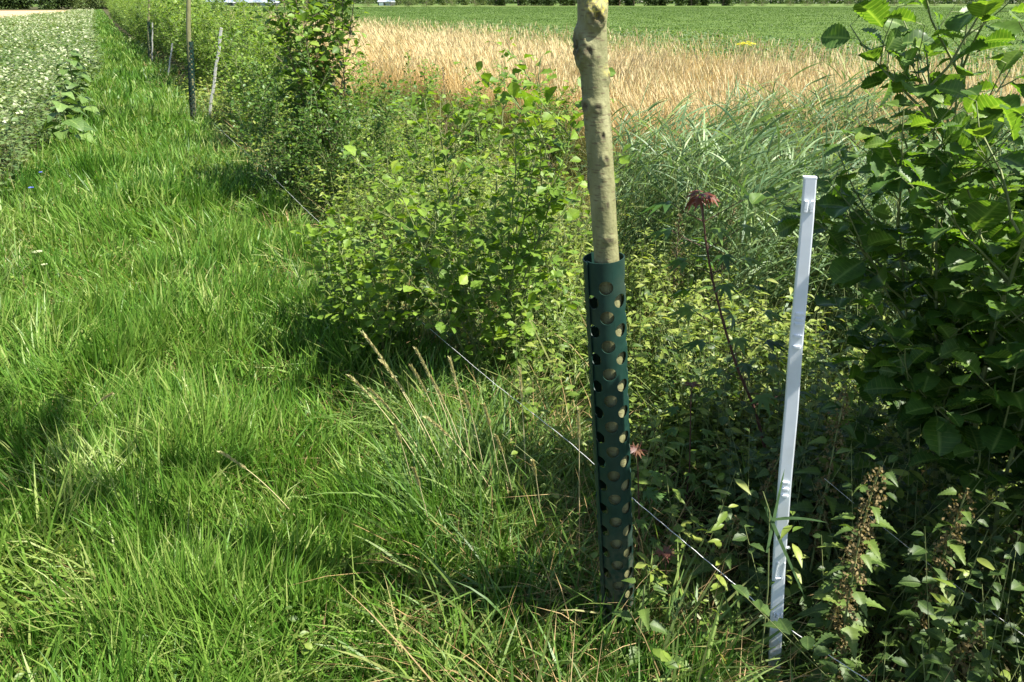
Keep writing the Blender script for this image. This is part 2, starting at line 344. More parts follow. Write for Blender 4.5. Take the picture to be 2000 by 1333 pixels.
# ------------------------------------------------------------------ grass path
def wind(P, amp=.35, o=0, sc=.5):
    a = fbm(P[:, 0], P[:, 1], sc, 11 + o) * 12; k = amp * (.4 + noise(P[:, 0], P[:, 1], sc * .7, 15 + o))
    return np.stack([np.cos(a) * k, np.sin(a) * k, np.zeros(len(P))], -1)
def grass_zone(g, P, hmin, hmax, w, varlo, varhi, tilt=.3, droop=.25, sc=.35, seg=3, wr=3.0, o=0, wamp=.4):
    d = dist(P); n = len(P); clump = fbm(P[:, 0], P[:, 1], sc, o); big = fbm(P[:, 0], P[:, 1], 1.6, o + 4)
    cl2 = fbm(P[:, 0], P[:, 1], .22, o + 9); L = (hmin + (hmax - hmin) * np.clip((clump - .5) * 1.7 + (cl2 - .5) * 1.1 + .42 + rng.normal(0, .17, n), 0, 1.15))
    W = w * (.6 + .8 * rng.random(n)) * np.maximum(1, (d / wr) ** .75)
    D = np.array([0, 0, 1.]) + rvec(n, tilt) * [1, 1, .2] + wind(P, wamp, o)
    dr = np.abs(rng.normal(droop, .2, n))
    var = np.clip(varlo + (varhi - varlo) * (.1 + .9 * big + .7 * (cl2 - .5)) + rng.normal(0, .15, n), 0, 1)
    blades(g, with_z(P, zg(P)), D, L, W, dr, var, seg)
def mpath(P): s, q = sq(P); return (q < rq(s) + .08 * np.sin(s * 3) + .05) & (q > lq(s) - .15) & (s < 200)
g = Geo()
P = scatter(mpath, .55, 200, 12500, 2.0, 1.6, (-62, 50)); P = P[rng.random(len(P)) < .95]
s, q = sq(P)
grass_zone(g, P, .07, .33, .0070, -.22, .9, .16, .17, wamp=.2)
Pl = P[(rng.random(len(P)) < .25)]; grass_zone(g, Pl, .16, .36, .0085, .1, .9, .24, .3, o=3, wamp=.25)
Pl = P[(rng.random(len(P)) < .10) & (fbm(P[:, 0], P[:, 1], .5, 5) > .5)]; grass_zone(g, Pl, .2, .4, .006, .6, 1.1, .3, .35, o=3, wamp=.3)
print('path blades', len(P)); go = g.obj('grass_path', M['grass']); tag(go, 'lush green grass strip running along the hedge', 'grass', kind='stuff')
# thatch of fine pale blades lying low
g = Geo(); P = scatter(mpath, .55, 14, 4000, 2, 1.6, (-62, 50)); n = len(P)
blades(g, with_z(P, .02), rvec(n) * [1, 1, .35] + [0, 0, .35], .1 + .12 * rng.random(n), .0022 * np.maximum(1, dist(P) / 3), .15, rng.random(n), 2)
gw_ = Geo(); P = scatter(lambda P: mpath(P) & (fbm(P[:, 0], P[:, 1], .6, 90) > .56), .6, 12, 260, 2.5, 1.3, (-62, 50)); herbs(gw_, None, P, .10 + .06 * rng.random(len(P)), 6, .032, T_OV, .1 + .5 * rng.random(len(P)), .6)
tag(gw_.obj('broad_weeds', M['weed']), 'small broad leaved weeds scattered in the grass strip', 'weeds', kind='stuff')
tag(g.obj('thatch', M['dry']), 'pale dead blades lying low in the grass strip', 'dead grass', kind='stuff')

# coarse grass fringe to the right of the path, along the row and round the near tree
g = Geo(); gd = Geo()
def mfr(P): s, q = sq(P); return (q > rq(s) - .25) & (q < rq(s) + .35 + .15 * noise(s, q, .6)) & (s < 40)
P = scatter(mfr, .6, 40, 7500, 2.2, 1.5, (-50, 60)); grass_zone(g, P, .12, .38, .0065, .12, .7, .35, .5, o=6)
def mnear(P): s, q = sq(P); return (q > rq(s) - .55) & (q < rq(s) + .15) & (s < 1.9) & (s > -1)
P = scatter(mnear, .5, 3.5, 3600, 2.2, 1.5, (-50, 60)); grass_zone(g, P, .14, .36, .0095, .2, .75, .5, .55, o=8, seg=5)
P = scatter(mfr, .6, 30, 1700, 2.2, 1.5, (-50, 60)); grass_zone(gd, P, .1, .42, .0028, 0, 1, .45, .5, o=7)
def mrough(P): s, q = sq(P); return (q > rq(s) - .42) & (q < rq(s) + .25) & (s < 2.6) & (s > -.8)
P = scatter(mrough, .6, 3.8, 2000, 2.2, 1.5, (-50, 60)); P = P[rng.random(len(P)) < .35 + .9 * noise(P[:, 0], P[:, 1], .16, 3)]; grass_zone(g, P, .26, .56, .0085, .0, .75, .28, .45, o=12, seg=6, wamp=.35)
P = scatter(mrough, .6, 3.8, 1300, 2.2, 1.5, (-50, 60)); P = P[sq(P)[0] < 1.7]; grass_zone(gd, P, .25, .55, .0030, 0, 1, .3, .35, o=13, seg=4)
P = scatter(mnear, .5, 3.5, 1500, 2.2, 1.5, (-50, 60)); P = P[sq(P)[1] > rq(sq(P)[0]) - .25]; grass_zone(gd, P, .2, .42, .0032, 0, 1, .35, .4, o=9)
tag(g.obj('coarse_grass', M['rough_grass']), 'coarse rank grass between the path and the shrubs', 'grass', kind='stuff')
tag(gd.obj('dry_grass', M['dry']), 'dry brown stalks at the foot of the tree row', 'dry grass', kind='stuff')

# ------------------------------------------------------------------ undergrowth right of the row
def munder(P):
    s, q = sq(P); box = (P[:, 0] > .42) & (P[:, 0] < .78) & (P[:, 1] < 1.27)     # kept open in front of the white post
    hol = (q < rq(s) + .62) & (s > 1.2) & (s < 4.2)     # a dark hollow at the foot of the bushes
    return ~box & (q > rq(s) + .18) & (q < 3.2) & (s < 16) & (~hol | (rng.random(len(P)) < .22)) & ((P[:, 0] < .5) | (P[:, 1] > 1.85) | (rng.random(len(P)) < .12))
gw = Geo(); gst = Geo()
P = scatter(munder, .6, 16, 420, 2.0, 1.3, (-50, 70)); big = fbm(P[:, 0], P[:, 1], .9, 21)
herbs(gw, gst, P, .2 + .4 * big, 10, .036, T_OV, .05 + .75 * big)
P = scatter(munder, .6, 12, 150, 2.5, 1.3, (-50, 70)); big = fbm(P[:, 0], P[:, 1], .7, 25)
herbs(gw, gst, P, .35 + .4 * big, 12, .06, T_LAN, .3 + .5 * big, .2)
P = scatter(munder, .6, 8, 130, 2.5, 1.3, (-50, 70)); herbs(gw, gst, P, .35, 8, .055, T_OVM, .1 + .4 * rng.random(len(P)))
gx = 0
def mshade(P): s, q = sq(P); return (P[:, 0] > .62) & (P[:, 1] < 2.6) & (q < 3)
P = scatter(mshade, .6, 3.6, 170, 2.5, 1.3, (5, 70)); P = P[~((P[:, 1] < 1.27) & (P[:, 0] > .35) & (P[:, 0] < .85))]; gsh = Geo(); herbs(gsh, gst, P, .45 + .25 * rng.random(len(P)), 14, .045, T_OVM, -.1 + .1 * rng.random(len(P)), .25)  # leaf tones kept at the dark end, deepening the shade by colour
tag(gsh.obj('shade_toned_undergrowth', M['nettle']), 'leafy undergrowth round the white post with shade put into its dark leaf colour', 'undergrowth', kind='stuff')
o = tag(gw.obj('undergrowth', M['weed']), 'tangled leafy undergrowth below and between the shrubs', 'undergrowth', kind='stuff')
tag(gst.obj('undergrowth_stalks', M['greenstem']), 'thin green and straw stalks in the undergrowth', 'undergrowth', kind='stuff')
g = Geo(); gd = Geo()
P = scatter(munder, .6, 14, 2900, 2.3, 1.3, (-50, 70)); grass_zone(g, P, .15, .62, .0068, .2, 1.05, .45, .55, o=31, seg=4)
def mlit(P): s, q = sq(P); return munder(P) & (q > 1.5)
P = scatter(mlit, 1.5, 9, 2100, 2.5, 1.3, (-40, 60)); grass_zone(g, P, .3, .75, .009, .4, .8, .3, .5, o=33, seg=5)
P = scatter(munder, .6, 14, 1300, 2.3, 1.4, (-50, 70)); grass_zone(gd, P, .15, .65, .003, 0, 1, .4, .4, o=35)
tag(g.obj('rank_grass', M['rough_grass']), 'rank yellow green grass growing up through the undergrowth', 'grass', kind='stuff')
tag(gd.obj('straw', M['dry']), 'straw coloured stalks lying through the undergrowth', 'dry grass', kind='stuff')

# ------------------------------------------------------------------ ripe tan grass strip, reeds, weeds of the far field edge
def mtan(P): s, q = sq(P); e = 3.6 + 1.2 * noise(s, q, 3) ; return (q > e) & (q < 8.6 + .8 * noise(s, q, 2.0, 3)) & (s < 110)
def stalks(P, H, w, g, gh, heads=True):
    n = len(P); d = dist(P); wm = np.maximum(1, (d / 5) ** .85)
    lean = wind(P, .16, 40, 1.5) + np.array([-.06, 0, 0]) + rvec(n, .11)
    D = UP + lean * [1, 1, 0]; var = np.clip(fbm(P[:, 0], P[:, 1], 1.2, 45) + rng.normal(0, .2, n), 0, 1)
    blades(g, with_z(P, zg(P)), D, H, w * wm, .12 + .15 * rng.random(n), var, 3, tipw=.6, wprof=lambda t: 1 - .3 * t)
    if heads:
        D = norm(D); hor = D * [1, 1, 0]; hor = hor / np.maximum(np.linalg.norm(hor, axis=1, keepdims=True), .15)
        tp = with_z(P, zg(P)) + D * H[:, None] * .93
        blades(gh, tp - UP * .02, D + hor * .22, .08 + .08 * rng.random(n), w * 2.6 * wm ** .6, .1, rng.random(n), 3, wprof=lambda t: (.5 + t) * (1 - t * .85) * 1.6)
g = Geo(); gh = Geo()
P = scatter(mtan, 4, 110, 1700, 7, 1.45, (-40, 48)); n = len(P); s, q = sq(P)
H = (.62 + .3 * fbm(P[:, 0], P[:, 1], 1.5, 41) + rng.normal(0, .09, n)) * np.clip(1.3 - np.abs(q - 6.2) / 5, .6, 1.05)
stalks(P, H, .0022, g, gh); print('tan', n)
P = scatter(lambda P: mtan(P) | ((sq(P)[1] > 8) & (sq(P)[1] < 11) & (rng.random(len(P)) < .35)), 4, 80, 130, 7, 1.2, (-40, 48)); stalks(P, .95 + .2 * rng.random(len(P)), .0022, g, gh)
tag(g.obj('ripe_grass', M['tan']), 'band of ripe tan grass between the shrubs and the green field', 'ripe grass', kind='stuff')
tag(gh.obj('ripe_grass_heads', M['seed']), 'pale feathery seed heads over the ripe tan grass', 'seed heads', kind='stuff')
g = Geo(); P = scatter(mtan, 4, 40, 900, 6, 1.4, (-40, 48)); s, q = sq(P); grass_zone(g, P, .2, .55, .004, .2, 1, .3, .5, o=47, wr=5)
def mt2(P): s, q = sq(P); return (q > 2.8) & (q < 4.9) & (s < 60)
P = scatter(mt2, 4, 40, 1300, 6, 1.4, (-40, 48)); grass_zone(g, P, .25, .6, .005, .0, .8, .3, .5, o=48, wr=5)
tag(g.obj('low_grass', M['tanlow']), 'green and straw grass at the foot of the ripe band', 'grass', kind='stuff')
# reeds
c0 = G(1430, 300, .5)[:2]
def mreed(P):
    s, q = sq(P); return (q > 2.35 + .3 * noise(s, q, .7)) & (q < 4.6) & (s > 1.0) & (s < 3.9 + noise(s, q, .8, 2))
g = Geo(); gst = Geo(); P = scatter(mreed, 1.5, 9, 300, 9, 1, (0, 60)); n = len(P)
H = .92 + .35 * fbm(P[:, 0], P[:, 1], .8, 51) + rng.normal(0, .08, n); B = with_z(P, zg(P)); lean = (wind(P, .3, 52, .8) + rvec(n, .10) + [.10, .0, 0]) * [1, 1, 0]
tip = B + (UP + lean) * H[:, None]; tubes3(gst, B, tip, .0028, .0012, rng.random(n), lean * -.1)
for k in range(11):
    t = .22 + .78 * (k + rng.random(n) * .8) / 11; C = B + (tip - B) * t[:, None]
    a = rng.normal(.1, 1.15, n) + (k % 2) * 3.14 * (rng.random(n) < .4)
    A = np.stack([np.cos(a), np.sin(a) * .8, .9 + .5 * rng.random(n)], -1)
    blades(g, C, A, .15 + .17 * rng.random(n), .007 + .006 * rng.random(n), .2 + .35 * rng.random(n), np.clip(.4 + rng.normal(0, .28, n), 0, 1), 5, wprof=lambda t: (.5 + 2 * t if t < .25 else 1 - .9 * ((t - .25) / .75) ** 1.5))
tag(g.obj('reed_leaves', M['reed']), 'bluish green reed leaves bending over the ditch', 'reeds', kind='stuff')
tag(gst.obj('reed_stems', M['greenstem']), 'upright reed stems standing in the ditch', 'reeds', kind='stuff')
print('reeds', n)
# dark green weedy crop edge of the field
def mfe(P): s, q = sq(P); return (q > 8.2) & (q < 22 + 10 * noise(s, q, 6.)) & (s < 60)
gw = Geo(); P = scatter(mfe, 7, 55, 150, 9, 1.25, (-20, 46)); big = fbm(P[:, 0], P[:, 1], 3, 61)
herbs(gw, None, P, .2 + .2 * big, 8, .05, T_SM, .3 + .4 * big, .5)
tag(gw.obj('field_weeds', M['crop']), 'dark grey green weeds along the edge of the green field', 'weeds', kind='stuff')
g = Geo()
def mff(P): s, q = sq(P); return (q > 8.8) & (s < 305)
P = scatter(mff, 8, 300, 250, 9, 1.3, (-25, 46)); grass_zone(g, P, .08, .22, .006, .1, .5, .3, .3, o=63, wr=6, sc=2)
tag(g.obj('field_crop', M['fieldcrop']), 'short bright green crop covering the flat field', 'crop', kind='stuff')

# ------------------------------------------------------------------ left flowering crop
def mcrop(P): s, q = sq(P); return (q < lq(s) - .12 + .12 * noise(s, q, .5)) & (s < 46 + np.clip(q + 9, 0, 9) * 14) & (q > -14)
gw = Geo(); gf = Geo(); gst = Geo()
P = scatter(mcrop, 2.2, 140, 170, 6, 1.25, (-52, -18)); n = len(P); big = fbm(P[:, 0], P[:, 1], 1.2, 71); h = .28 + .46 * big + rng.normal(0, .07, n)
herbs(gw, gst, P, h, 10, .045, T_SM, .25 + .6 * big, .25); print('crop', n)
V = []; Fq = []
for k in range(9):
    a = k * 2.4; r = .42 * math.sqrt(k / 9.); c = np.array([math.cos(a) * r, math.sin(a) * r, -.5 * r * r]); i = len(V)
    for (dx, dy) in ((-.14, -.1), (.13, -.13), (.14, .12), (-.1, .15)): V.append(c + [dx, dy, .04 * dx * 8 * (-1) ** k])
    Fq.append((i, i + 1, i + 2, i + 3))
T_UMB = (np.array(V), np.array(Fq), np.tile([0, .5, .5], (len(V), 1)))
P = scatter(mcrop, 2.2, 140, 240, 6, 1.2, (-52, -18)); n = len(P); big = fbm(P[:, 0], P[:, 1], 1.2, 71)
zz = .34 + .44 * big + rng.normal(0, .06, n)
gap = (fbm(P[:, 0], P[:, 1], 1.1, 77) + rng.normal(0, .12, n)) > .44; P = P[gap]; zz = zz[gap]; n = len(P)
place(gf, T_UMB, with_z(P, zz), rvec(n) * [1, 1, .3], UP + rvec(n, .45), (.020 + .020 * rng.random(n)) * np.maximum(1, (dist(P) / 7) ** .5), rng.random(n))
tag(gw.obj('crop_leaves', M['crop']), 'grey green leaves of the flowering crop left of the path', 'crop', kind='stuff')
tag(gst.obj('crop_stems', M['greenstem']), 'stems of the flowering crop left of the path', 'crop', kind='stuff')
tag(gf.obj('crop_flowers', M['flower']), 'small cream white flowers covering the left crop', 'flowers', kind='stuff')
# straw coloured fringe between crop and path
g = Geo()
def mlf(P): s, q = sq(P); return (np.abs(q - lq(s)) < .28) & (s < 30) & (s > 2)
P = scatter(mlf, 2, 30, 1500, 4, 1.4, (-50, -15)); grass_zone(g, P, .12, .36, .0045, .3, .85, .35, .4, o=81)
tag(g.obj('fringe_grass', M['rough_grass']), 'pale grass fringe between the crop and the path', 'grass', kind='stuff')

# ------------------------------------------------------------------ shrubs
def curve(b, d, L, up=.25, n=7, wob=.05):
    pts = [np.array(b, float)]; d = norm(np.array(d, float))
    for i in range(n):
        d = norm(d + UP * up / n + rng.normal(0, wob, 3)); pts.append(pts[-1] + d * L / n)
    return np.array(pts)
def at_t(pts, t):
    x = t * (len(pts) - 1); i = min(int(x), len(pts) - 2); f = x - i
    return pts[i] * (1 - f) + pts[i + 1] * f, norm(pts[i + 1] - pts[i])
def shrub(name, loc, label, cat, H, spread, nst, leafT, ls, mat, smat, group=None, twig=9, lgap=.045, r0=.008, lean=(0, 0), tw=(.35, .22), var=(.45, .22), up=.35, low=.12, droop=.15, ns=5, sub=2, seed=None):
    global rng
    if seed is not None: rng = np.random.default_rng(seed)
    loc = np.array([loc[0], loc[1], loc[2] if len(loc) > 2 else float(zg(np.array([loc[:2]]))[0])])
    root = thing(name, loc, label, cat, group); gs = Geo(); LP = []; LA = []; LN = []; LS_ = []; LV = []
    def leaves(pts, t0=.1, sc=1.):
        Ln = np.sum(np.linalg.norm(np.diff(pts, axis=0), axis=1)); k = max(2, int(Ln / lgap)); ph = rng.random() * 6.28
        for i in range(k + 1):
            t = t0 + (1 - t0) * i / k; c, d = at_t(pts, t); ph += 2.4
            x = norm(np.cross(d, [.3, .2, 1])); y = np.cross(d, x)
            o = math.cos(ph) * x + math.sin(ph) * y; o = norm(o * [1, 1, .5] + 1e-4)
            a = norm(o + d * .7 - UP * droop + rng.normal(0, .15, 3)); p = c + a * ls * .22
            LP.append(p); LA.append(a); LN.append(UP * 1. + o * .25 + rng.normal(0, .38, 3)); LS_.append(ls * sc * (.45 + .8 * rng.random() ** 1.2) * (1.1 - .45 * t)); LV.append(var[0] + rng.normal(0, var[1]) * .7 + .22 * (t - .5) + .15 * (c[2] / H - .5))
            gs_p.append((c, p))
    gs_p = []
    for i in range(nst):
        a = i / nst * 6.28 + rng.normal(0, .5); tl = spread * (.25 + .75 * rng.random())
        d = np.array([math.cos(a) * tl + lean[0], math.sin(a) * tl + lean[1], 1.]); L = H * (.72 + .36 * rng.random())
        b = np.array([math.cos(a), math.sin(a), 0]) * .04 * H
        st = curve(b, d, L, up, 9, .05); tube(gs, st, [r0 * (.7 + .5 * rng.random()), r0 * .25], ns)
        leaves(st, .55)
        for k in range(twig):
            t = low + (.97 - low) * (k + rng.random()) / twig; c, dd = at_t(st, t); a2 = rng.random() * 6.28
            o = np.array([math.cos(a2), math.sin(a2), .25]); o = o + dd * .6
            tl2 = H * (tw[0] * (1 - t) + tw[1]) * (.6 + .6 * rng.random())
            tg = curve(c, o, tl2, .4, 6, .1); tube(gs, tg, [r0 * .4, r0 * .15], 4); leaves(tg, .15)
            for k2 in range(sub):
                c2, d2 = at_t(tg, .2 + .6 * rng.random()); a3 = rng.random() * 6.28
                t3 = curve(c2, np.array([math.cos(a3), math.sin(a3), .2]) + d2 * .7, tl2 * .45, .3, 4, .1); tube(gs, t3, [r0 * .25, r0 * .12], 3); leaves(t3, .2)
    A = np.array([x[0] for x in gs_p]); B = np.array([x[1] for x in gs_p]); tubes3(gs, A, B, r0 * .12, r0 * .08, np.full(len(A), .5))
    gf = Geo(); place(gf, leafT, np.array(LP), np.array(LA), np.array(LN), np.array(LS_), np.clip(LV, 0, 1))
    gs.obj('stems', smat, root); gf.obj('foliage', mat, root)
    return root
# the alder at the right, near
SEEDA = 11
shrub('alder_shrub', (1.36, 1.64), 'big leaved dark green alder shrub at the right edge behind the white post', 'shrub', 1.53, .44, 12, T_ALDER, .086, M['alder'], M['greenstem'], twig=14, lgap=.05, r0=.008, lean=(-.10, .02), tw=(.06, .22), up=.25, sub=2, low=.3, seed=SEEDA)
shrub('alder_shrub', (2.7, 2.0), 'alder shrub at the right edge standing behind the nearest alder', 'shrub', 1.2, .4, 8, T_ALDER, .08, M['alder'], M['greenstem'], twig=11, lgap=.055, r0=.009, tw=(.2, .16), sub=2)
shrub('alder_shrub', (1.82, .62), 'unseen tall alder shrub added beyond the lower right corner to shade the nettles', 'shrub', 1.65, .34, 9, T_ALDER, .08, M['alder'], M['greenstem'], twig=10, lgap=.06, r0=.009, tw=(.2, .14), sub=2)  # stands out of view, added to throw shade over the lower right
# the bright young alder in the middle
shrub('alder_bush', (-.12, 3.0), 'bright yellow green young alder bush left of the near tree trunk', 'shrub', 1.38, .5, 12, T_ALDM, .062, M['alder_y'], M['greenstem'], twig=9, lgap=.045, var=(.36, .3), r0=.006, tw=(.26, .14), low=.05, sub=2)
shrub('alder_bush', (-.62, 3.15), 'low bright alder bush at the path edge left of the taller one', 'shrub', .78, .8, 10, T_ALDM, .06, M['alder_y'], M['greenstem'], twig=9, lgap=.05, r0=.005, tw=(.26, .14), low=.05, sub=2)
# tall dark poplar-like sapling and its neighbours
rng = np.random.default_rng(5)
shrub('dark_sapling', G(650, 385), 'tall dark glossy leaved sapling rising above the hedge out of the picture', 'sapling', 1.95, .18, 9, T_OVM, .10, M['hedge'], M['brownstem'], twig=14, lgap=.05, r0=.009, tw=(.12, .12), sub=2, var=(.5, .3))
hl = ['small leaved bush beside the foot of the dark sapling', 'dense small leaved bush in front of the dark sapling', 'small leaved bush right of the dark sapling']
for (px, py, H, sp, lab) in ((560, 400, 1.15, .45, 'dense small leaved bush in front and left of the dark sapling'), (690, 430, 1.25, .45, 'small leaved bush in front and right of the dark sapling'), (925, 335, 1.0, .45, 'bushy growth behind the bright alder bush, before the tan grass'), (1075, 330, .9, .45, 'low bushy growth close to the left of the near trunk, before the tan grass'), (800, 400, 1.2, .45, 'small leaved bush between the dark sapling and the bright alder bush')):
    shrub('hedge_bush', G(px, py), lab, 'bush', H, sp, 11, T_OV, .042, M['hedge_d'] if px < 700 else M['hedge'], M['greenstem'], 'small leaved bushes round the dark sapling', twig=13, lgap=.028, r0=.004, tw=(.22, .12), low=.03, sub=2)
# hedge running away: a few grown shrubs, then copies
protos = []
hd = [(535, 300, 1.35), (512, 262, 1.4), (575, 235, 1.45), (520, 212, 1.5), (478, 196, 1.5)]
hlab = ['hedge shrub right of the leaning grey post, nearest of the hedge', 'hedge shrub directly behind the leaning grey post', 'hedge shrub behind the nearest ones, touching the tan grass', 'hedge shrub two places behind the leaning grey post', 'hedge shrub behind the second staked tree']
for i, (px, py, H) in enumerate(hd):
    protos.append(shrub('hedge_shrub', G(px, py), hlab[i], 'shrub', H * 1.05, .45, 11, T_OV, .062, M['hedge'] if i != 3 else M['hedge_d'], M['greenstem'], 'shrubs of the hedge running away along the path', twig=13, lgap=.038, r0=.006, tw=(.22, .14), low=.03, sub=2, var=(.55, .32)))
s0 = 15.; k = 0
while s0 < 85:
    for oi, off in enumerate((.85 - .3 * min(1, (s0 - 15) / 15), 1.6 - .3 * min(1, (s0 - 15) / 15))):
        c = copy_tree(protos[(k * 2 + 1) % 5]); p = xy(np.array(s0 + rng.normal(0, .2)), np.array(rq(s0) + off + rng.normal(0, .12)))
        c.location = (p[0], p[1], 0); c.rotation_euler.z = rng.random() * 6.28; sc = .95 + .3 * rng.random(); c.scale = (sc, sc, sc)
        c['label'] = '%s hedge shrub beyond the second staked tree, on the %s side of the hedge' % (ordn(k // 2), ('path', 'field')[oi]); k += 1
    s0 += .8 + s0 * .02
print('hedge copies', k)
for (px, yy, H, T, ls, mt, lab) in ((905, 4.4, .85, 'L', .05, 'weed', 'leafy weed clump behind the bright alder bush, left part'), (1075, 3.9, .8, 'L', .05, 'weed', 'leafy weed clump just left of the near trunk'), (760, 4.6, .85, 'S', .035, 'hedge', 'small leaved bush between the dark sapling and the bright alder'), (1290, 3.4, .62, 'L', .055, 'weed', 'lit leafy weed clump just right of the near trunk'),
                                 (1400, 2.9, .5, 'L', .055, 'weed', 'lit leafy weed clump behind the red topped sapling'), (690, 3.7, .55, 'S', .035, 'hedge', 'low leafy bush at the path edge before the dark sapling'), (1560, 2.6, .55, 'L', .06, 'weed', 'leafy weed clump behind the top of the white post')):
    rr_ = ray(px, 400); shrub('weed_clump', (rr_[0] / rr_[1] * yy, yy), lab, 'weed', H, .3, 16, T_LAN if T == 'L' else T_OV, ls, M[mt], M['greenstem'], twig=7, lgap=.035, r0=.003, tw=(.14, .1), low=.1, sub=1, var=(.55, .3))
# tall narrow weeds (spires) in front of the tan grass
def spire(loc, H, label, mat, n=110, ls=.035, name='tall_weed', cat='weed', brown=False, group='tall weeds before the tan grass'):
    loc = [loc[0], loc[1], float(zg(np.array([loc[:2]]))[0])]
    root = thing(name, loc, label, cat, group); gs = Geo(); gf = Geo(); st = curve((0, 0, 0), (rng.normal(0, .06), rng.normal(0, .06), 1), H, .1, 8, .02); tube(gs, st, [.004, .0015], 5)
    T = rng.random(n) ** .8; C = np.array([at_t(st, min(.99, .08 + .92 * t))[0] for t in T]); a = rng.random(n) * 6.28
    A = np.stack([np.cos(a), np.sin(a), .6 + .4 * rng.random(n)], -1); ext = (1 - T) ** .7 * .09 * H
    tip = C + A * ext[:, None]; tubes3(gs, C, tip, .001, .0007, rng.random(n))
    place(gf, T_LAN, C + A * (ext * rng.random(n))[:, None], A - UP * .5 + rvec(n, .25), UP + rvec(n, .4), ls * (1.5 - T), np.clip(.35 + rng.normal(0, .2, n), 0, 1))
    place(gf, T_SM, tip, A + rvec(n, .3), UP + rvec(n, .5), ls * .6, np.clip(.5 + rng.normal(0, .2, n), 0, 1))
    gs.obj('stem', M['brownstem'] if brown else M['greenstem'], root); gf.obj('foliage', mat, root)
for (px, yy, H, lab, br) in ((828, 5.2, 1.33, 'tall narrow green weed against the tan grass, left of the brown one', 0), (882, 5.0, 1.25, 'tall brown seeded weed spire against the tan grass', 1), (965, 4.6, 1.1, 'narrow weed rising over the bright alder bush', 0),
                       (1040, 4.3, 1.0, 'brownish weed left of the near trunk', 1), (760, 5.6, 1.15, 'green weed right of the dark sapling top', 0), (1110, 4.2, .95, 'brownish weed close to the left side of the near trunk', 1),
                       (1330, 3.3, .78, 'weed with brown panicle left of the red topped sapling', 1), (1420, 3.4, .85, 'weed with brown panicle in the dark gap under the reeds', 1)):
    r = ray(px, 300); spire((r[0] / r[1] * yy, yy), H, lab, M['brownseed'] if br else M['hedge'], 130 if not br else 170, .035 if not br else .018, brown=bool(br))

# ------------------------------------------------------------------ near tree
def bark_mat():
    m, nt, out = nodes('olive grey bark'); L = nt.links.new
    tc = N(nt, 'ShaderNodeTexCoord'); n1 = N(nt, 'ShaderNodeTexNoise'); n1.inputs['Scale'].default_value = 22; n1.inputs['Detail'].default_value = 9; n1.inputs['Roughness'].default_value = .68
    mp = N(nt, 'ShaderNodeMapping'); mp.inputs['Scale'].default_value = (1, 1, .35); L(tc.outputs['Object'], mp.inputs[0]); L(mp.outputs[0], n1.inputs['Vector'])
    cr = ramp(nt, [(.32, (.10, .108, .045)), (.5, (.17, .168, .075)), (.68, (.24, .235, .12))], n1.outputs[0])
    at = N(nt, 'ShaderNodeAttribute', attribute_name='col'); sp = N(nt, 'ShaderNodeSeparateXYZ'); L(at.outputs['Vector'], sp.inputs[0])
    n2 = N(nt, 'ShaderNodeTexNoise'); n2.inputs['Scale'].default_value = 160; n2.inputs['Detail'].default_value = 3; L(tc.outputs['Object'], n2.inputs['Vector'])
    # corky knots are darker brown (attribute y), lichen is yellow (attribute x)
    m1 = N(nt, 'ShaderNodeMath', operation='MULTIPLY'); L(sp.outputs[1], m1.inputs[0]); L(n2.outputs[0], m1.inputs[1]); m1b = N(nt, 'ShaderNodeMath', operation='MULTIPLY', i_1=1.8, use_clamp=True); L(m1.outputs[0], m1b.inputs[0])
    mx = N(nt, 'ShaderNodeMix', data_type='RGBA'); L(m1b.outputs[0], mx.inputs[0]); L(cr.outputs[0], mx.inputs[6]); mx.inputs[7].default_value = (.055, .045, .026, 1)
    m2 = N(nt, 'ShaderNodeMath', operation='MULTIPLY'); L(sp.outputs[0], m2.inputs[0]); r2 = N(nt, 'ShaderNodeMapRange', i_1=.42, i_2=.6); L(n2.outputs[0], r2.inputs[0]); L(r2.outputs[0], m2.inputs[1])
    mx2 = N(nt, 'ShaderNodeMix', data_type='RGBA'); L(m2.outputs[0], mx2.inputs[0]); L(mx.outputs[2], mx2.inputs[6]); mx2.inputs[7].default_value = (.42, .36, .07, 1)
    # lenticels: small horizontal dashes
    mp3 = N(nt, 'ShaderNodeMapping'); mp3.inputs['Scale'].default_value = (45, 45, 190); L(tc.outputs['Object'], mp3.inputs[0]); vo = N(nt, 'ShaderNodeTexVoronoi'); L(mp3.outputs[0], vo.inputs['Vector']); vo.inputs['Scale'].default_value = 1
    r3 = N(nt, 'ShaderNodeMapRange', i_1=.2, i_2=.36, i_3=.75, i_4=0.); L(vo.outputs['Distance'], r3.inputs[0])
    mx3 = N(nt, 'ShaderNodeMix', data_type='RGBA'); L(r3.outputs[0], mx3.inputs[0]); L(mx2.outputs[2], mx3.inputs[6]); mx3.inputs[7].default_value = (.11, .085, .045, 1)
    pb = N(nt, 'ShaderNodeBsdfPrincipled'); L(mx3.outputs[2], pb.inputs['Base Color']); pb.inputs['Roughness'].default_value = .72; pb.inputs['Specular IOR Level'].default_value = .3
    ad = N(nt, 'ShaderNodeMath', operation='ADD'); L(n2.outputs[0], ad.inputs[0]); L(n1.outputs[0], ad.inputs[1])
    bp = N(nt, 'ShaderNodeBump'); bp.inputs['Strength'].default_value = .5; bp.inputs['Distance'].default_value = .0025; L(ad.outputs[0], bp.inputs['Height']); L(bp.outputs[0], pb.inputs['Normal'])
    L(pb.outputs[0], out.inputs[0]); return m
M['bark'] = bark_mat()
BY = 1.42                                                     # forward distance of the near tree
TB = G(1213, 1290); TB = np.array([TB[0], BY, 0])
cl = [(1213, 1290), (1205, 900), (1196, 700), (1190, 560), (1183, 495), (1179, 400), (1171, 300), (1164, 200), (1158, 110), (1157, 30), (1156, 0)]
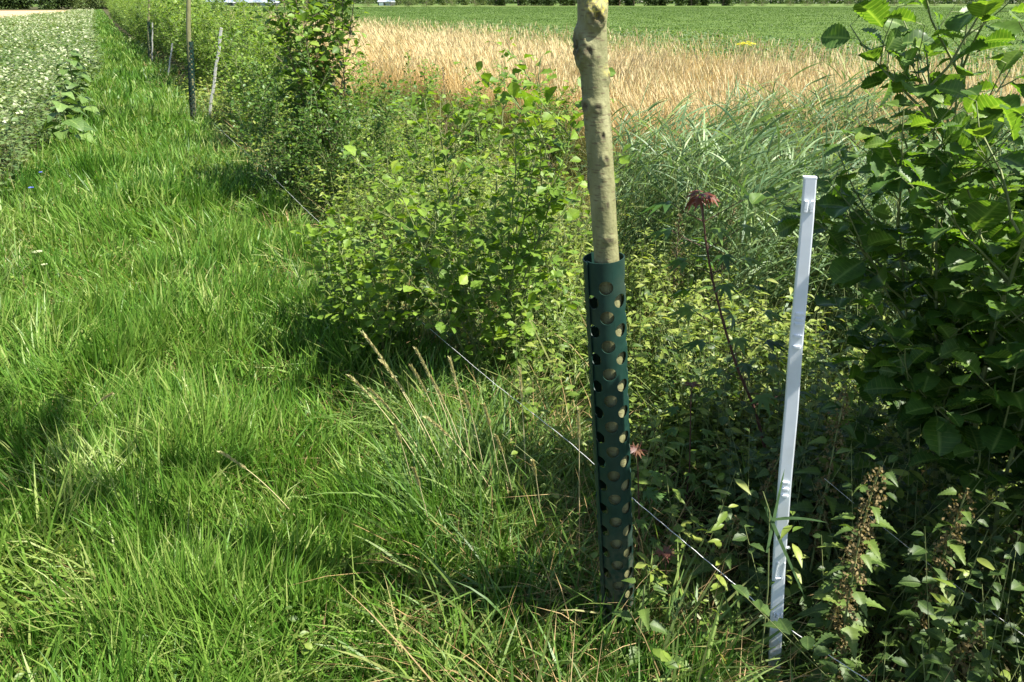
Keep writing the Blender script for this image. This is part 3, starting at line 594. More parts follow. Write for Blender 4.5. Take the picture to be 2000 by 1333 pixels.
CP = np.array([GD(a, b, BY) for a, b in cl]); CP[0] = [TB[0], BY, 0]
CP = np.concatenate([CP, [CP[-1] + [-.008, 0, .12], CP[-1] + [-.01, .01, .5], CP[-1] + [.02, .02, 1.0], CP[-1] + [0, .03, 1.7]]])
zs = np.linspace(0, 3.4, 800); cx = np.interp(zs, CP[:, 2], CP[:, 0]); cy = np.interp(zs, CP[:, 2], CP[:, 1])
ker = np.ones(41) / 41; cx = np.convolve(np.pad(cx, 20, 'edge'), ker, 'valid'); cy = np.convolve(np.pad(cy, 20, 'edge'), ker, 'valid')
def trunk_geo(zs, cx, cy, rad, knots, na=96):
    a = np.arange(na) / na * 2 * np.pi; ZZ, AA = np.meshgrid(zs, a, indexing='ij')
    Rr = np.interp(ZZ, *rad) * (1 + .012 * np.sin(AA * 2 + ZZ * 9) + .008 * np.sin(AA * 3 - ZZ * 17)); kn = np.zeros_like(Rr); li = np.zeros_like(Rr); dz = np.zeros_like(Rr)
    for (z, ang, amp, sz, sa, hole, lich) in knots:
        da = (AA - ang + np.pi) % (2 * np.pi) - np.pi; d2 = ((ZZ - z) / sz) ** 2 + (da / sa) ** 2
        b = np.exp(-d2 ** 1.3); wob = 1 + .25 * np.sin(AA * 13 + z * 50) * np.sin(ZZ * 260)
        Rr = Rr + amp * b * wob - hole * np.exp(-d2 * 9) + amp * .25 * np.exp(-((np.sqrt(d2) - .95) / .22) ** 2)
        kn = np.maximum(kn, np.exp(-(d2 / .38) ** 2) * (1 if hole > 0 else .5)); dl = ((ZZ - z - sz * .9) / sz) ** 2 + (da / sa / 1.3) ** 2
        li = np.maximum(li, lich * np.exp(-dl ** 2))
    X = np.interp(ZZ, zs, cx) + Rr * np.cos(AA); Y = np.interp(ZZ, zs, cy) + Rr * np.sin(AA)
    m = len(zs); i = np.arange(m - 1)[:, None]; j = np.arange(na)[None]
    f = np.stack([i * na + j, i * na + (j + 1) % na, (i + 1) * na + (j + 1) % na, (i + 1) * na + j], -1).reshape(-1, 4)
    g = Geo(); g.add(np.stack([X, Y, ZZ], -1), [f], np.stack([li, kn, ZZ], -1).reshape(-1, 3)); return g
def zpx(py): return GD(1170, py, BY)[2]
FR = -math.pi / 2                                             # towards the camera
knots = [(zpx(32), FR + .15, .011, .020, .62, .009, 1.0), (zpx(12), FR + .5, .004, .02, .9, 0, 1.), (zpx(92), math.pi + .35, .012, .032, .75, .004, 0), (zpx(98), FR - .35, .003, .015, .4, .005, 0), (zpx(150), -.35, .004, .012, .5, .003, .5),
         (zpx(206), FR + .05, .0035, .011, .42, .003, 0), (zpx(206), FR - .9, .005, .014, .5, .002, 0), (zpx(262), FR + .25, .0015, .012, .30, .004, 0), (zpx(307), FR + .35, .004, .009, .34, .004, 0),
         (zpx(358), math.pi + .2, .004, .018, .45, .003, 0), (zpx(396), FR + .25, .001, .012, .2, .001, 0), (zpx(462), FR + .2, .003, .008, .6, .001, 0), (zpx(345), FR + .1, .0015, .004, .2, .0, 0), (zpx(240), FR + 1.1, .001, .03, .12, .004, 0)]
knots += [(rng.uniform(1.05, 1.7), FR + rng.uniform(-1.3, 1.3), rng.uniform(.0008, .002), rng.uniform(.003, .006), rng.uniform(.12, .3), rng.choice([0, .0015]), 0) for _ in range(12)]
root = thing('staked_tree', TB, 'knotty olive grey tree trunk nearest the camera, rising out of the green guard', 'tree', 'young trees of the row')
g = trunk_geo(zs, cx - TB[0], cy - TB[1], ([0, .9, 1.25, 1.55, 1.75, 3.2], [.029, .026, .0252, .0255, .026, .02]), knots)
g.obj('trunk', M['bark'], root)
def crown(root, base, n=5, seed=0, nl=1, ls=.085, z0=2.0, zt=3.2):
    gb = Geo(); gf = Geo(); LP = []; LA = []; LN = []
    for i in range(n * 3):
        z = z0 + (zt - z0) * i / (n * 3 - 1); a = i * 2.4; L = .85 * (1.1 - .5 * (z - z0) / (zt - z0))
        br = curve(base + np.array([0, 0, z]), (math.cos(a), math.sin(a), .7), L, .3, 6, .08); tube(gb, br, [.009, .003], 5)
        for k in range(6):
            c, d = at_t(br, .25 + .73 * (k + rng.random()) / 6); a2 = rng.random() * 6.28
            tg = curve(c, np.array([math.cos(a2), math.sin(a2), .2]) + d * .6, .3, .2, 4, .1); tube(gb, tg, [.003, .0015], 3)
            for t in np.linspace(.15, 1, 6 * nl):
                cc, dd = at_t(tg, t); LP.append(cc); LA.append(norm(dd + rng.normal(0, .7, 3) - UP * .3)); LN.append(UP + rng.normal(0, .4, 3))
    LP = np.array(LP); place(gf, T_OV, LP, np.array(LA), np.array(LN), ls * (.7 + .5 * rng.random(len(LP))), rng.random(len(LP)))
    gb.obj('branches', M['bark'], root); gf.obj('crown', M['hedge'], root)
crown(root, np.array([cx[600] - TB[0], cy[600] - TB[1], 0]), 3, z0=2.8, zt=3.4)

# perforated guard: a rolled sheet with real holes, overlapping at the seam
def guard_mesh(radius, height, top=.020, seam=R(198)):
    bm_v = []; faces = []; ncol = 8; cw = 2 * math.pi / ncol; ch = .0655; hr = .0149
    ext = 0.22; v = bm_v
    def pt(a, z): rr = radius + .004 * (a / (2 * math.pi)); return (math.cos(a + seam) * rr, math.sin(a + seam) * rr, z)
    def grid(a0, a1, z0, z1, na, nz):
        i0 = len(v)
        for i in range(na + 1):
            for j in range(nz + 1): v.append(pt(a0 + (a1 - a0) * i / na, z0 + (z1 - z0) * j / nz))
        for i in range(na):
            for j in range(nz):
                q = i0 + i * (nz + 1) + j; faces.append((q, q + nz + 1, q + nz + 2, q + 1))
    rows = int((height - top - ch) / ch); z_top = height - top
    for c in range(ncol):
        a0 = c * cw; off = ch / 2 if c % 2 == 0 else 0; zc_top = z_top - off
        if off: grid(a0, a0 + cw, zc_top, z_top, 8, 1)
        for r in range(rows):
            z1 = zc_top - r * ch; z0 = z1 - ch; zc = (z0 + z1) / 2; ac = a0 + cw / 2; ns = 32; i0 = len(v); har = hr / radius
            for k in range(ns):
                th = 2 * math.pi * k / ns; cxx, cyy = math.cos(th), math.sin(th); v.append(pt(ac + har * cxx, zc + hr * cyy))
                m = max(abs(cxx), abs(cyy)); v.append(pt(ac + cw / 2 * cxx / m, zc + ch / 2 * cyy / m))
            for k in range(ns):
                b = (k + 1) % ns; faces.append((i0 + 2 * k, i0 + 2 * k + 1, i0 + 2 * b + 1, i0 + 2 * b))
        zb = zc_top - rows * ch
        if zb > 0.001: grid(a0, a0 + cw, 0, zb, 8, 1)
    grid(0, ncol * cw, z_top, height, 64, 1)
    grid(2 * math.pi, 2 * math.pi + ext, 0, height, 4, 24)         # overlapping flap
    me = bpy.data.meshes.new('guard_sleeve'); me.from_pydata(v, [], faces)
    import bmesh
    bm = bmesh.new(); bm.from_mesh(me); bmesh.ops.remove_doubles(bm, verts=bm.verts, dist=.0002)
    bmesh.ops.recalc_face_normals(bm, faces=bm.faces)
    bm.to_mesh(me); bm.free(); me.materials.append(M['guard'])
    for p in me.polygons: p.use_smooth = True
    t = bpy.data.objects.new('t', me); scene.collection.objects.link(t); md = t.modifiers.new('s', 'SOLIDIFY'); md.thickness = .0017; md.offset = -1
    dg = bpy.context.evaluated_depsgraph_get(); m2 = bpy.data.meshes.new_from_object(t.evaluated_get(dg)); bpy.data.objects.remove(t); m2.name = 'guard_sleeve'
    m2.set_sharp_from_angle(angle=R(35)); return m2
def plastic(name, c1, c2, rough=.38, sc=30, spec=.5, dirt=None, foot=0.):
    m, nt, out = nodes(name); L = nt.links.new
    tc = N(nt, 'ShaderNodeTexCoord'); nz = N(nt, 'ShaderNodeTexNoise'); nz.inputs['Scale'].default_value = sc; nz.inputs['Detail'].default_value = 6; L(tc.outputs['Object'], nz.inputs['Vector'])
    cr = ramp(nt, [(.35, c1), (.65, c2)], nz.outputs[0]); col = cr.outputs[0]
    if dirt:
        n2 = N(nt, 'ShaderNodeTexNoise'); n2.inputs['Scale'].default_value = 8; n2.inputs['Detail'].default_value = 8; L(tc.outputs['Object'], n2.inputs['Vector'])
        mr = N(nt, 'ShaderNodeMapRange', i_1=.52, i_2=.75, i_3=0, i_4=.6); L(n2.outputs[0], mr.inputs[0]); mx = N(nt, 'ShaderNodeMix', data_type='RGBA'); L(mr.outputs[0], mx.inputs[0]); L(col, mx.inputs[6]); mx.inputs[7].default_value = (*dirt, 1); col = mx.outputs[2]
    if foot:                    # soil splashed on the lowest part
        sx = N(nt, 'ShaderNodeSeparateXYZ'); L(tc.outputs['Object'], sx.inputs[0]); mz = N(nt, 'ShaderNodeMapRange', i_1=.0, i_2=foot, i_3=.9, i_4=.0); L(sx.outputs[2], mz.inputs[0])
        n3 = N(nt, 'ShaderNodeTexNoise'); n3.inputs['Scale'].default_value = 70; n3.inputs['Detail'].default_value = 6; L(tc.outputs['Object'], n3.inputs['Vector']); r3 = N(nt, 'ShaderNodeMapRange', i_1=.4, i_2=.6); L(n3.outputs[0], r3.inputs[0])
        m3 = N(nt, 'ShaderNodeMath', operation='MULTIPLY'); L(mz.outputs[0], m3.inputs[0]); L(r3.outputs[0], m3.inputs[1]); mx = N(nt, 'ShaderNodeMix', data_type='RGBA'); L(m3.outputs[0], mx.inputs[0]); L(col, mx.inputs[6]); mx.inputs[7].default_value = (.12, .10, .065, 1); col = mx.outputs[2]
    pb = N(nt, 'ShaderNodeBsdfPrincipled'); L(col, pb.inputs['Base Color']); pb.inputs['Roughness'].default_value = rough; pb.inputs['Specular IOR Level'].default_value = spec
    r = N(nt, 'ShaderNodeMapRange', i_3=rough * .8, i_4=rough * 1.3); L(nz.outputs[0], r.inputs[0]); L(r.outputs[0], pb.inputs['Roughness'])
    L(pb.outputs[0], out.inputs[0]); return m
M['guard'] = plastic('dark green plastic', (.005, .024, .017), (.007, .031, .022), .5, 40, .3, dirt=(.035, .045, .03), foot=.5)
M['white'] = plastic('white plastic', (.60, .64, .67), (.67, .70, .72), .38, 25, .5, dirt=(.42, .42, .37), foot=.35)
M['greywood'] = stem_mat('bleached grey stake', (.38, .37, .33), (.52, .51, .46), .8, 30)
M['wire'] = stem_mat('pale fence wire', (.55, .55, .53), (.7, .7, .68), .4, 400)
def add_guard(me, loc, lean, label):
    o = bpy.data.objects.new('tree_guard', me); scene.collection.objects.link(o); o.location = loc; o.rotation_euler = lean
    return tag(o, label, 'tree guard', 'green guards round the row trees')
gtop = GD(1180, 503, BY); gl = gtop - TB; gh_ = float(np.linalg.norm(gl))
gm = guard_mesh(.0395, gh_)
gq = Vector(gl).to_track_quat('Z', 'Y').to_euler()
o = add_guard(gm, TB + [0.0, .0, 0], (0, 0, 0), 'dark green plastic guard with round holes round the nearest trunk'); 
o.rotation_euler = (Matrix.Rotation(math.atan2(gl[0], gl[2]), 3, 'Y')).to_euler()

# ------------------------------------------------------------------ other trees of the row
tree_px = [(378, 250, 368, 'second tree of the row, beside the leaning grey stake', 'green guard of the second tree, beside the leaning grey stake'), (293, 131, 290, 'third tree of the row, with dark guard at the path edge', 'dark guard of the third tree at the path edge'), (283, 92, 281, 'fourth tree of the row, just left of the third', 'dark guard of the fourth tree, just left of the third'),
           (270, 68, 269, 'fifth tree of the row, thin and pale', 'dark guard of the fifth thin tree'), (262, 55, 262, 'sixth tree of the row, thin and pale', 'dark guard of the sixth thin tree'), (256, 46, 255, 'seventh tree of the row, thin and pale', 'dark guard of the seventh thin tree'), (250, 40, 249, 'farthest tree of the row at the end of the path', 'dark guard of the farthest row tree')]
zs2 = np.linspace(0, 3.2, 90); treeme = None
for i, (bx, by, tx, lab, glab) in enumerate(tree_px):
    b = G(bx, by); t = GD(tx, 4, b[1]); lx = (t[0] - b[0]) / 1.6
    r = thing('staked_tree', b, lab, 'tree', 'young trees of the row')
    g = trunk_geo(zs2, zs2 * lx + .012 * np.sin(zs2 * 4 + i), .012 * np.cos(zs2 * 3 + i), ([0, 3.2], [.032, .024]), [(.5 + rng.random(), rng.random() * 6, .008, .02, .6, 0, 0) for _ in range(3)], 16)
    g.obj('trunk', M['bark'], r)
    if i == 0: crown(r, np.array([2 * lx, 0, 0]), 4, ls=.09); kids = [c for c in r.children if c.name.startswith(('crown', 'branches'))]
    else:
        for kch in kids:
            c = kch.copy(); scene.collection.objects.link(c); c.parent = r
    add_guard(gm, b, (0, math.atan(lx), 0), glab)

# ------------------------------------------------------------------ posts and wire
def beam(g, pts, w, d, facing=(0, -1, 0), bev=.15, wtop=None):
    pts = np.asarray(pts, float); m = len(pts); T = norm(np.gradient(pts, axis=0)); Y = norm(np.array(facing, float)); Xs = norm(np.cross(Y[None], T)); Ys = np.cross(T, Xs)
    w = np.linspace(w, w if wtop is None else wtop, m)
    prof = [(-1, -1 + bev), (-1 + bev, -1), (1 - bev, -1), (1, -1 + bev), (1, 1 - bev), (1 - bev, 1), (-1 + bev, 1), (-1, 1 - bev)]
    V = np.stack([pts + Xs * (a * w / 2)[:, None] - Ys * (b * d / 2) for a, b in prof], 1); ns = 8
    i = np.arange(m - 1)[:, None]; j = np.arange(ns)[None]
    f = np.stack([i * ns + j, i * ns + (j + 1) % ns, (i + 1) * ns + (j + 1) % ns, (i + 1) * ns + j], -1).reshape(-1, 4)
    g.add(V, [f], [.5, .5, .5]); g.add(V[-1], [np.arange(ns)[None]], [.5, .5, 1]); g.add(V[0], [np.arange(ns)[::-1][None]], [.5, .5, 0])
PY = 1.28
pc = [(1583, 347), (1577, 430), (1571, 500), (1563, 590), (1558, 640), (1553, 700), (1546, 800), (1534, 930), (1523, 1080), (1511, 1333)]
PP = np.array([GD(a, b, PY) for a, b in pc])[::-1]; PP = np.concatenate([[PP[0] + (PP[0] - PP[2]) * .3], PP]); PP[0, 2] = -.05
tt = np.linspace(0, 1, 60); PPs = np.stack([np.interp(tt, np.linspace(0, 1, len(PP)), PP[:, k]) for k in range(3)], -1)
proot = thing('white_post', (PP[0][0], PY, 0), 'white plastic fence post leaning beside the dark alder shrub', 'fence post')
off = np.array([PP[0][0], PY, 0]); FACE = (-.18, -1, 0)
g = Geo(); beam(g, PPs - off, .0285, .006, FACE, .2, .0205); 
X = norm(np.cross(np.array(FACE), UP)) * -1
beam(g, PPs - off + X * .0125 * np.linspace(1, .72, 60)[:, None] + np.array([0, .006, 0]), .0035, .017, FACE, .3)
beam(g, PPs - off - X * .012 * np.linspace(1, .72, 60)[:, None] + np.array([0, .004, 0]), .003, .010, FACE, .3)
g.obj('shaft', M['white'], proot, smooth=False)
def onpost(py): z = np.interp(py, [c[1] for c in pc], [GD(c[0], c[1], PY)[2] for c in pc]); return np.array([np.interp(z, PP[:, 2], PP[:, 0]), PY, z]) - off
g = Geo(); c = onpost(348); beam(g, [c + [0, .003, -.001], c + [0, .003, .002]], .0225, .012, FACE, .1); g.obj('cap', M['white'], proot, smooth=False)
for py in (398, 404, 612, 622, 632, 655, 676, 940, 952, 965, 1110, 1195):
    c = onpost(py) + np.array([0, -.0045, 0]); g = Geo()
    if py in (398, 404):
        for sx in (-.006, .005): beam(g, [c + [sx, 0, -.008], c + [sx, 0, .006]], .006, .006, FACE, .3)
    elif py < 700 or (930 < py < 970): beam(g, [c + [0, 0, -.0022], c + [0, 0, .0022]], .015, .005, FACE, .35)
    else:
        w = .0022; h = .024 if py != 1195 else .01
        for sx in (-.008, .008): beam(g, [c + [sx, 0, -h], c + [sx, 0, h]], .003, .005, FACE, .3)
        beam(g, [c + [-.0062, 0, -h + .002], c + [.0062, 0, -h + .0045]], .003, .0045, FACE, .3)
        if py == 1195: beam(g, [c + [-.0, -.0012, -.006], c + [0, -.0012, .007]], .006, .006, FACE, .3)
    g.obj('wire_clip', M['white'], proot, smooth=False)
g = Geo(); c = onpost(1068) + X * .015; tube(g, [c - X * .003, c + X * .004, c + X * .0065], [.003, .0035, .002], 10, cap=True); g.obj('stud', M['white'], proot)
# grey stake by the second tree and a paler one farther off
for (bx, by, tx, ty, w, lab) in ((406, 247, 433, 55, .036, 'bleached grey stake leaning beside the second tree'), (326, 165, 337, 85, .03, 'thin pale stake standing in front of the far hedge'), (297, 128, 298, 45, .03, 'pale upright stake directly beside the third tree')):
    b = G(bx, by); t = GD(tx, ty, b[1]); g = Geo()
    pts = np.array([b + (t - b) * k / 14 + [.006 * math.sin(k * 1.3), 0, 0] for k in range(15)]); pts[0, 2] = 0; beam(g, pts, w, .02, (0, -1, 0), .3)
    tag(g.obj('stake', M['greywood'], smooth=False, loc=b), lab, 'stake')
# wire
wp = [GD(416, 240, 9.2), GD(460, 281, 7.4), GD(520, 333, 6.2), GD(592, 405, 5.1), GD(644, 453, 4.45), GD(760, 575, 3.5), GD(960, 745, 2.25), GD(1110, 862, 1.8), GD(1245, 982, 1.52), GD(1380, 1095, 1.38), GD(1500, 1197, PY - .008), GD(1540, 1228, 1.26), GD(1700, 1333, 1.12), GD(1900, 1470, 1.0)]
wp = np.array(wp); tt = np.linspace(0, len(wp) - 1, 220); wps = np.stack([np.interp(tt, np.arange(len(wp)), wp[:, k]) for k in range(3)], -1)
wps += .0004 * np.sin(np.arange(220) * 1.7)[:, None] * np.array([1, 0, 1])
g = Geo(); tube(g, wps, [.0008, .0007, .0011], 6); tag(g.obj('fence_wire', M['wire']), 'thin pale fence wire running from the grey stake past the tree to the white post', 'wire')
# a thin slack wire in the dark right part
g = Geo(); w2 = np.array([GD(1610, 935, 1.5), GD(1700, 1010, 1.45), GD(1780, 1075, 1.4), GD(1900, 1170, 1.3), GD(2040, 1270, 1.2)]); tt = np.linspace(0, 4, 60)
tube(g, np.stack([np.interp(tt, np.arange(5), w2[:, k]) for k in range(3)], -1), [.0005], 5); tag(g.obj('loose_wire', M['wire']), 'second thin wire in the shade right of the white post', 'wire')

# ------------------------------------------------------------------ seeded grass stalks
def ear(bx, by_, by, tx, ty, ylow, ytop, label):
    b = G(bx, by); b[2] = 0; t = GD(tx, ty, ytop)
    root = thing('seeded_grass_stalk', b, label, 'grass stalk', 'seeded grass stalks beside the path'); gs = Geo(); ge = Geo()
    k = 16; u = np.linspace(0, 1, k)[:, None]; ctrl = b * .5 + t * .5; ctrl[2] = t[2] * .66
    pts = (1 - u) ** 2 * b + 2 * u * (1 - u) * ctrl + u * u * t - b; tube(gs, pts, [.0017, .0010], 5)
    n = 46; T = .74 + .26 * np.arange(n) / n; C = np.array([at_t(pts, x)[0] for x in T]); Dd = np.array([at_t(pts, x)[1] for x in T])
    sd = norm(np.cross(Dd, rng.normal(0, .1, 3) + [0, 1, 0])) * np.where(np.arange(n) % 2, 1, -1)[:, None]
    blades(ge, C, Dd + sd * .32 + rvec(n, .06), .017, .0052, .0, rng.random(n), 3, sidev=rvec(n), wprof=lambda t: math.sin(min(1, t + .25) * 3.0) + .1)
    blades(ge, C, Dd + sd * .2 + rvec(n, .12), .016, .0022, .0, rng.random(n), 2, sidev=rvec(n))
    gs.obj('stalk', M['strawstem'], root); ge.obj('ear', M['ear'], root)
E = [(860, 980, 683, 735, 1.9, 'pale grass ear pointing up left at the path edge, leftmost of the bunch'), (880, 960, 708, 650, 2.0, 'long arching grass stalk with ear reaching highest of the bunch'), (900, 990, 745, 705, 1.9, 'grass ear second from the left of the bunch'),
     (905, 960, 803, 715, 1.95, 'short upright pale grass ear in the dark gap'), (925, 980, 812, 682, 1.9, 'grass ear bending left over the dark gap'), (935, 990, 878, 700, 1.9, 'straight upright reddish grass ear in the middle of the bunch'),
     (960, 1000, 905, 762, 1.85, 'slender grass ear right of the reddish one'), (990, 1010, 832, 815, 1.75, 'long pale ear lying nearly flat over the grass'), (1030, 1010, 1015, 720, 2.0, 'thin green grass ear in front of the alder bush'),
     (610, 1050, 432, 884, 1.7, 'pale brown ear leaning left in the middle of the grass path'), (850, 1090, 808, 915, 1.6, 'brown grass ear bending down below the bunch'), (1130, 1080, 1130, 800, 1.7, 'green ear standing just left of the green guard'),
     (870, 975, 722, 760, 1.85, 'short pale ear between the leftmost ones of the bunch'), (940, 990, 840, 735, 1.9, 'pale ear crossing the middle of the bunch'), (985, 1000, 945, 790, 1.8, 'straw ear at the right side of the bunch'), (1010, 1020, 968, 850, 1.7, 'low straw ear at the right foot of the bunch'), (1060, 1060, 1040, 900, 1.6, 'straw ear between the bunch and the green guard'), (820, 1010, 770, 830, 1.8, 'low pale ear under the bunch'),
     (150, 860, 220, 768, 2.2, 'pale ear leaning right over the left part of the path'), (60, 640, 45, 540, 3.2, 'straw ear at the left picture edge beside the crop')]
for (bx, by, tx, ty, yt, lab) in E: ear(bx, 0, by, tx, ty, 0, yt, lab)

# ------------------------------------------------------------------ red leaved sapling
st_px = [(1500, 900), (1475, 800), (1440, 720), (1415, 640), (1392, 550), (1378, 470), (1370, 380)]
ry = 1.95; SP = np.array([GD(a, b, ry) for a, b in st_px]); SP = np.concatenate([[[SP[0][0] + .04, ry, 0]], SP])
root = thing('red_sapling', (SP[0][0], ry, 0), 'thin red stemmed maple sapling topped with red young leaves', 'sapling'); o_ = np.array([SP[0][0], ry, 0])
gs = Geo(); gf = Geo(); gr = Geo(); tt = np.linspace(0, len(SP) - 1, 30); st = np.stack([np.interp(tt, np.arange(len(SP)), SP[:, k]) for k in range(3)], -1) - o_
tube(gs, st, [.0055, .0022], 7); LP = []; LA = []
for k in range(15):
    c, d = at_t(st, .3 + .66 * k / 15); a = k * 1.57 + (k % 2) * 3.14
    for sg in (0, math.pi):
        dr = np.array([math.cos(a + sg), math.sin(a + sg), .5]); e = curve(c, dr, .07 + .06 * rng.random(), .1, 3, .05); tube(gs, e, [.0014, .001], 4); LP.append(e[-1]); LA.append(dr * [1, 1, -.2])
LP = np.array(LP); LA = np.array(LA); place(gf, T_MAPLE, LP, LA, UP + rvec(len(LP), .3), .075 + .03 * rng.random(len(LP)), rng.random(len(LP)))
tip = st[-1]; n = 9; a = np.arange(n) * 2.4; A = np.stack([np.cos(a), np.sin(a), -.6 + 1.4 * rng.random(n)], -1); place(gr, T_MAPLE, np.repeat(tip[None], n, 0) + A * .012, A - UP * .1, UP + rvec(n, .3), .045 + .02 * rng.random(n), rng.random(n))
gs.obj('stem', M['redstem'], root); gf.obj('foliage', M['hedge_d'], root); gr.obj('red_leaves', M['red'], root)
for (px, py, yy, lab) in ((1350, 752, 1.9, 'low maple seedling with a pinkish red tip behind the guard'), (1245, 880, 1.62, 'small maple seedling with a bright red leaf touching the guard'), (1298, 1080, 1.45, 'tiny seedling with a dull red tip in the shade low by the guard')):
    t = GD(px, py, yy); b = np.array([t[0] + .03, yy, 0]); r = thing('maple_seedling', b, lab, 'seedling', 'red tipped maple seedlings'); gs = Geo(); gr = Geo(); gf = Geo(); st = np.array([[0, 0, 0], (t - b) * .5 + [.01, 0, 0], t - b]); tube(gs, st, [.003, .0015], 5)
    n = 6; a = np.arange(n) * 2.4; A = np.stack([np.cos(a), np.sin(a), .2 * np.ones(n)], -1); place(gr, T_MAPLE, np.repeat((t - b)[None], n, 0), A, UP + rvec(n, .4), .03 + .012 * rng.random(n), rng.random(n))
    n = 14; a = np.arange(n) * 2.4; A = np.stack([np.cos(a), np.sin(a), -.1 * np.ones(n)], -1); u = (.3 + .6 * rng.random(n))[:, None]; place(gf, T_MAPLE, (t - b)[None] * u + A * .04, A, UP + rvec(n, .4), .06, rng.random(n))
    gs.obj('stem', M['redstem'], r); gf.obj('foliage', M['hedge_d'], r); gr.obj('red_leaves', M['red'], r)

# ------------------------------------------------------------------ nettles
def nettle(loc, H, label, ls=.07, lean=(0, 0), seeds=True, yellow=0):
    root = thing('nettle', (loc[0], loc[1], 0), label, 'nettle', 'nettles in the shade by the post'); gs = Geo(); gf = Geo(); gb = Geo(); gy = Geo()
    st = curve((0, 0, 0), (lean[0], lean[1], 1), H, .05, 9, .03); tube(gs, st, [.0035, .0018], 6); nn = int(H / .055)
    P = []; A = []; S = []
    for k in range(nn + 1):
        t = .15 + .85 * k / nn; c, d = at_t(st, min(.999, t)); a = (k % 2) * 1.57 + rng.normal(0, .2)
        for sg in (0, math.pi):
            dr = np.array([math.cos(a + sg), math.sin(a + sg), .25 - .5 * rng.random()]); P.append(c + dr * .02); A.append(dr); S.append(ls * (1.15 - .65 * t ** 2) * (.8 + .3 * rng.random()))
            if seeds and t > .4:
                n = 30; tt = rng.random(n)[:, None]; q = c + dr * .03 * tt - UP * .06 * tt + rvec(n, .004); place(gb, T_SM, q, rvec(n) - UP, rvec(n), .009, rng.random(n))
    P = np.array(P); A = np.array(A); S = np.array(S); v = np.clip(rng.normal(.5, .2, len(P)), 0, 1); yl = np.arange(len(P)) < yellow * 2
    place(gf, T_NETTLE, P[~yl], A[~yl], UP + rvec((~yl).sum(), .25), S[~yl], v[~yl])
    if yl.any(): place(gy, T_NETTLE, P[yl], A[yl] - UP * .6, UP + rvec(yl.sum(), .25), S[yl] * 1.1, v[yl])
    gs.obj('stem', M['greenstem'], root); gf.obj('foliage', M['nettle'], root); gb.obj('seed_clusters', M['brownseed'], root); gy.obj('yellow_leaves', M['yellow'], root)
t = GD(1262, 1150, 1.28); nettle((t[0], 1.28), t[2], 'lit nettle top just right of the foot of the green guard', .075, seeds=False)
for (px, yy, H, lab, yl, ln) in ((1640, 1.30, .72, 'nettle with brown seed strings right beside the white post', 1, (.05, 0)), (1725, 1.22, .60, 'nettle with a large yellow leaf right of the white post', 2, (-.1, 0)), (1590, 1.5, .75, 'seeded nettle behind the white post', 0, (0, 0)),
                             (1820, 1.30, .66, 'nettle standing in deep shade under the alder', 0, (0, 0)), (1900, 1.12, .45, 'short nettle at the lower right corner', 1, (.1, 0)), (1380, 1.5, .42, 'low nettle between the guard and the white post', 0, (.1, 0)), (1445, 1.7, .5, 'nettle left of the white post behind the wire', 0, (0, 0)), (1960, 1.5, .7, 'nettle at the right picture edge under the alder', 0, (0, 0))):
    r = ray(px, 1100); nettle((r[0] / r[1] * yy, yy), H, lab, .075, ln, yellow=yl)
# reed blades clinging to the post
g = Geo(); root = thing('creeping_reed', (.52, 1.2, 0), 'single reed stem with dark blades bent across the white post', 'reed'); o_ = np.array([.52, 1.2, 0])
a0 = GD(1490, 1333, 1.24) - o_; a0[2] = 0; pts = np.array([a0, GD(1500, 1150, 1.24) - o_, GD(1503, 1000, 1.22) - o_, GD(1490, 960, 1.22) - o_]); gs = Geo(); tube(gs, pts, [.0022, .001], 5); gs.obj('stem', M['greenstem'], root)
for (p, q, L, dr) in (((1508, 1016), (1600, 1020), .1, .35), ((1500, 1000), (1545, 1140), .17, .3), ((1498, 1080), (1535, 900), .22, .1), ((1495, 990), (1512, 1060), .1, .1)):
    A = GD(*p, 1.22) - o_; B = GD(*q, 1.235) - o_; blades(g, A[None], (B - A)[None] + [[0, 0, .03]], np.linalg.norm(B - A), .009, dr, np.array([.1]), 8, sidev=np.array([[0.3, .1, .9]]))
g.obj('leaf', M['reed'], root)

# ------------------------------------------------------------------ left side: sunflowers, small flowers
def sunflower(px, py, H, label, nl=14, ls=.17):
    b = G(px, py); root = thing('sunflower_plant', b, label, 'sunflower', 'budding sunflower plants in the crop'); gs = Geo(); gf = Geo(); gb = Geo(); st = curve((0, 0, 0), (.03, 0, 1), H, .05, 8, .02); tube(gs, st, [.010, .006], 8)
    P = []; A = []; S = []
    for k in range(nl):
        t = .25 + .72 * k / nl; c, d = at_t(st, t); a = k * 2.4 + rng.normal(0, .2); dr = np.array([math.cos(a), math.sin(a), .45]); e = curve(c, dr, .10 * (1.25 - t), -.2, 3, .03); tube(gs, e, [.003, .002], 5)
        P.append(e[-1]); A.append(dr * [1, 1, -.35]); S.append(ls * (1.2 - .6 * t) * (.85 + .3 * rng.random()))
    place(gf, T_HEART, np.array(P), np.array(A), UP + rvec(nl, .25), np.array(S), rng.random(nl))
    n = 16; a = np.arange(n) * 2.4; A = np.stack([np.cos(a), np.sin(a), .9 * np.ones(n)], -1); place(gb, T_LAN, np.repeat(st[-1][None], n, 0) + A * .01, A, UP + rvec(n, .2), .05, rng.random(n))
    gs.obj('stem', M['greenstem'], root); gf.obj('foliage', M['sunf'], root); gb.obj('bud', M['sunf'], root)
sunflower(158, 250, 1.05, 'tall broad leaved sunflower plant in the crop beside the path', 22, .25)
sunflower(140, 300, .72, 'shorter sunflower plant in front of the tall one', 14, .23)
sunflower(5, 262, .62, 'broad leaved plant cut by the left picture edge', 8, .17)
sunflower(88, 72, .95, 'sunflower plant farther back near the tan field', 12, .17)
sunflower(30, 95, .8, 'low sunflower plant at the left among the far flowers', 12, .17)
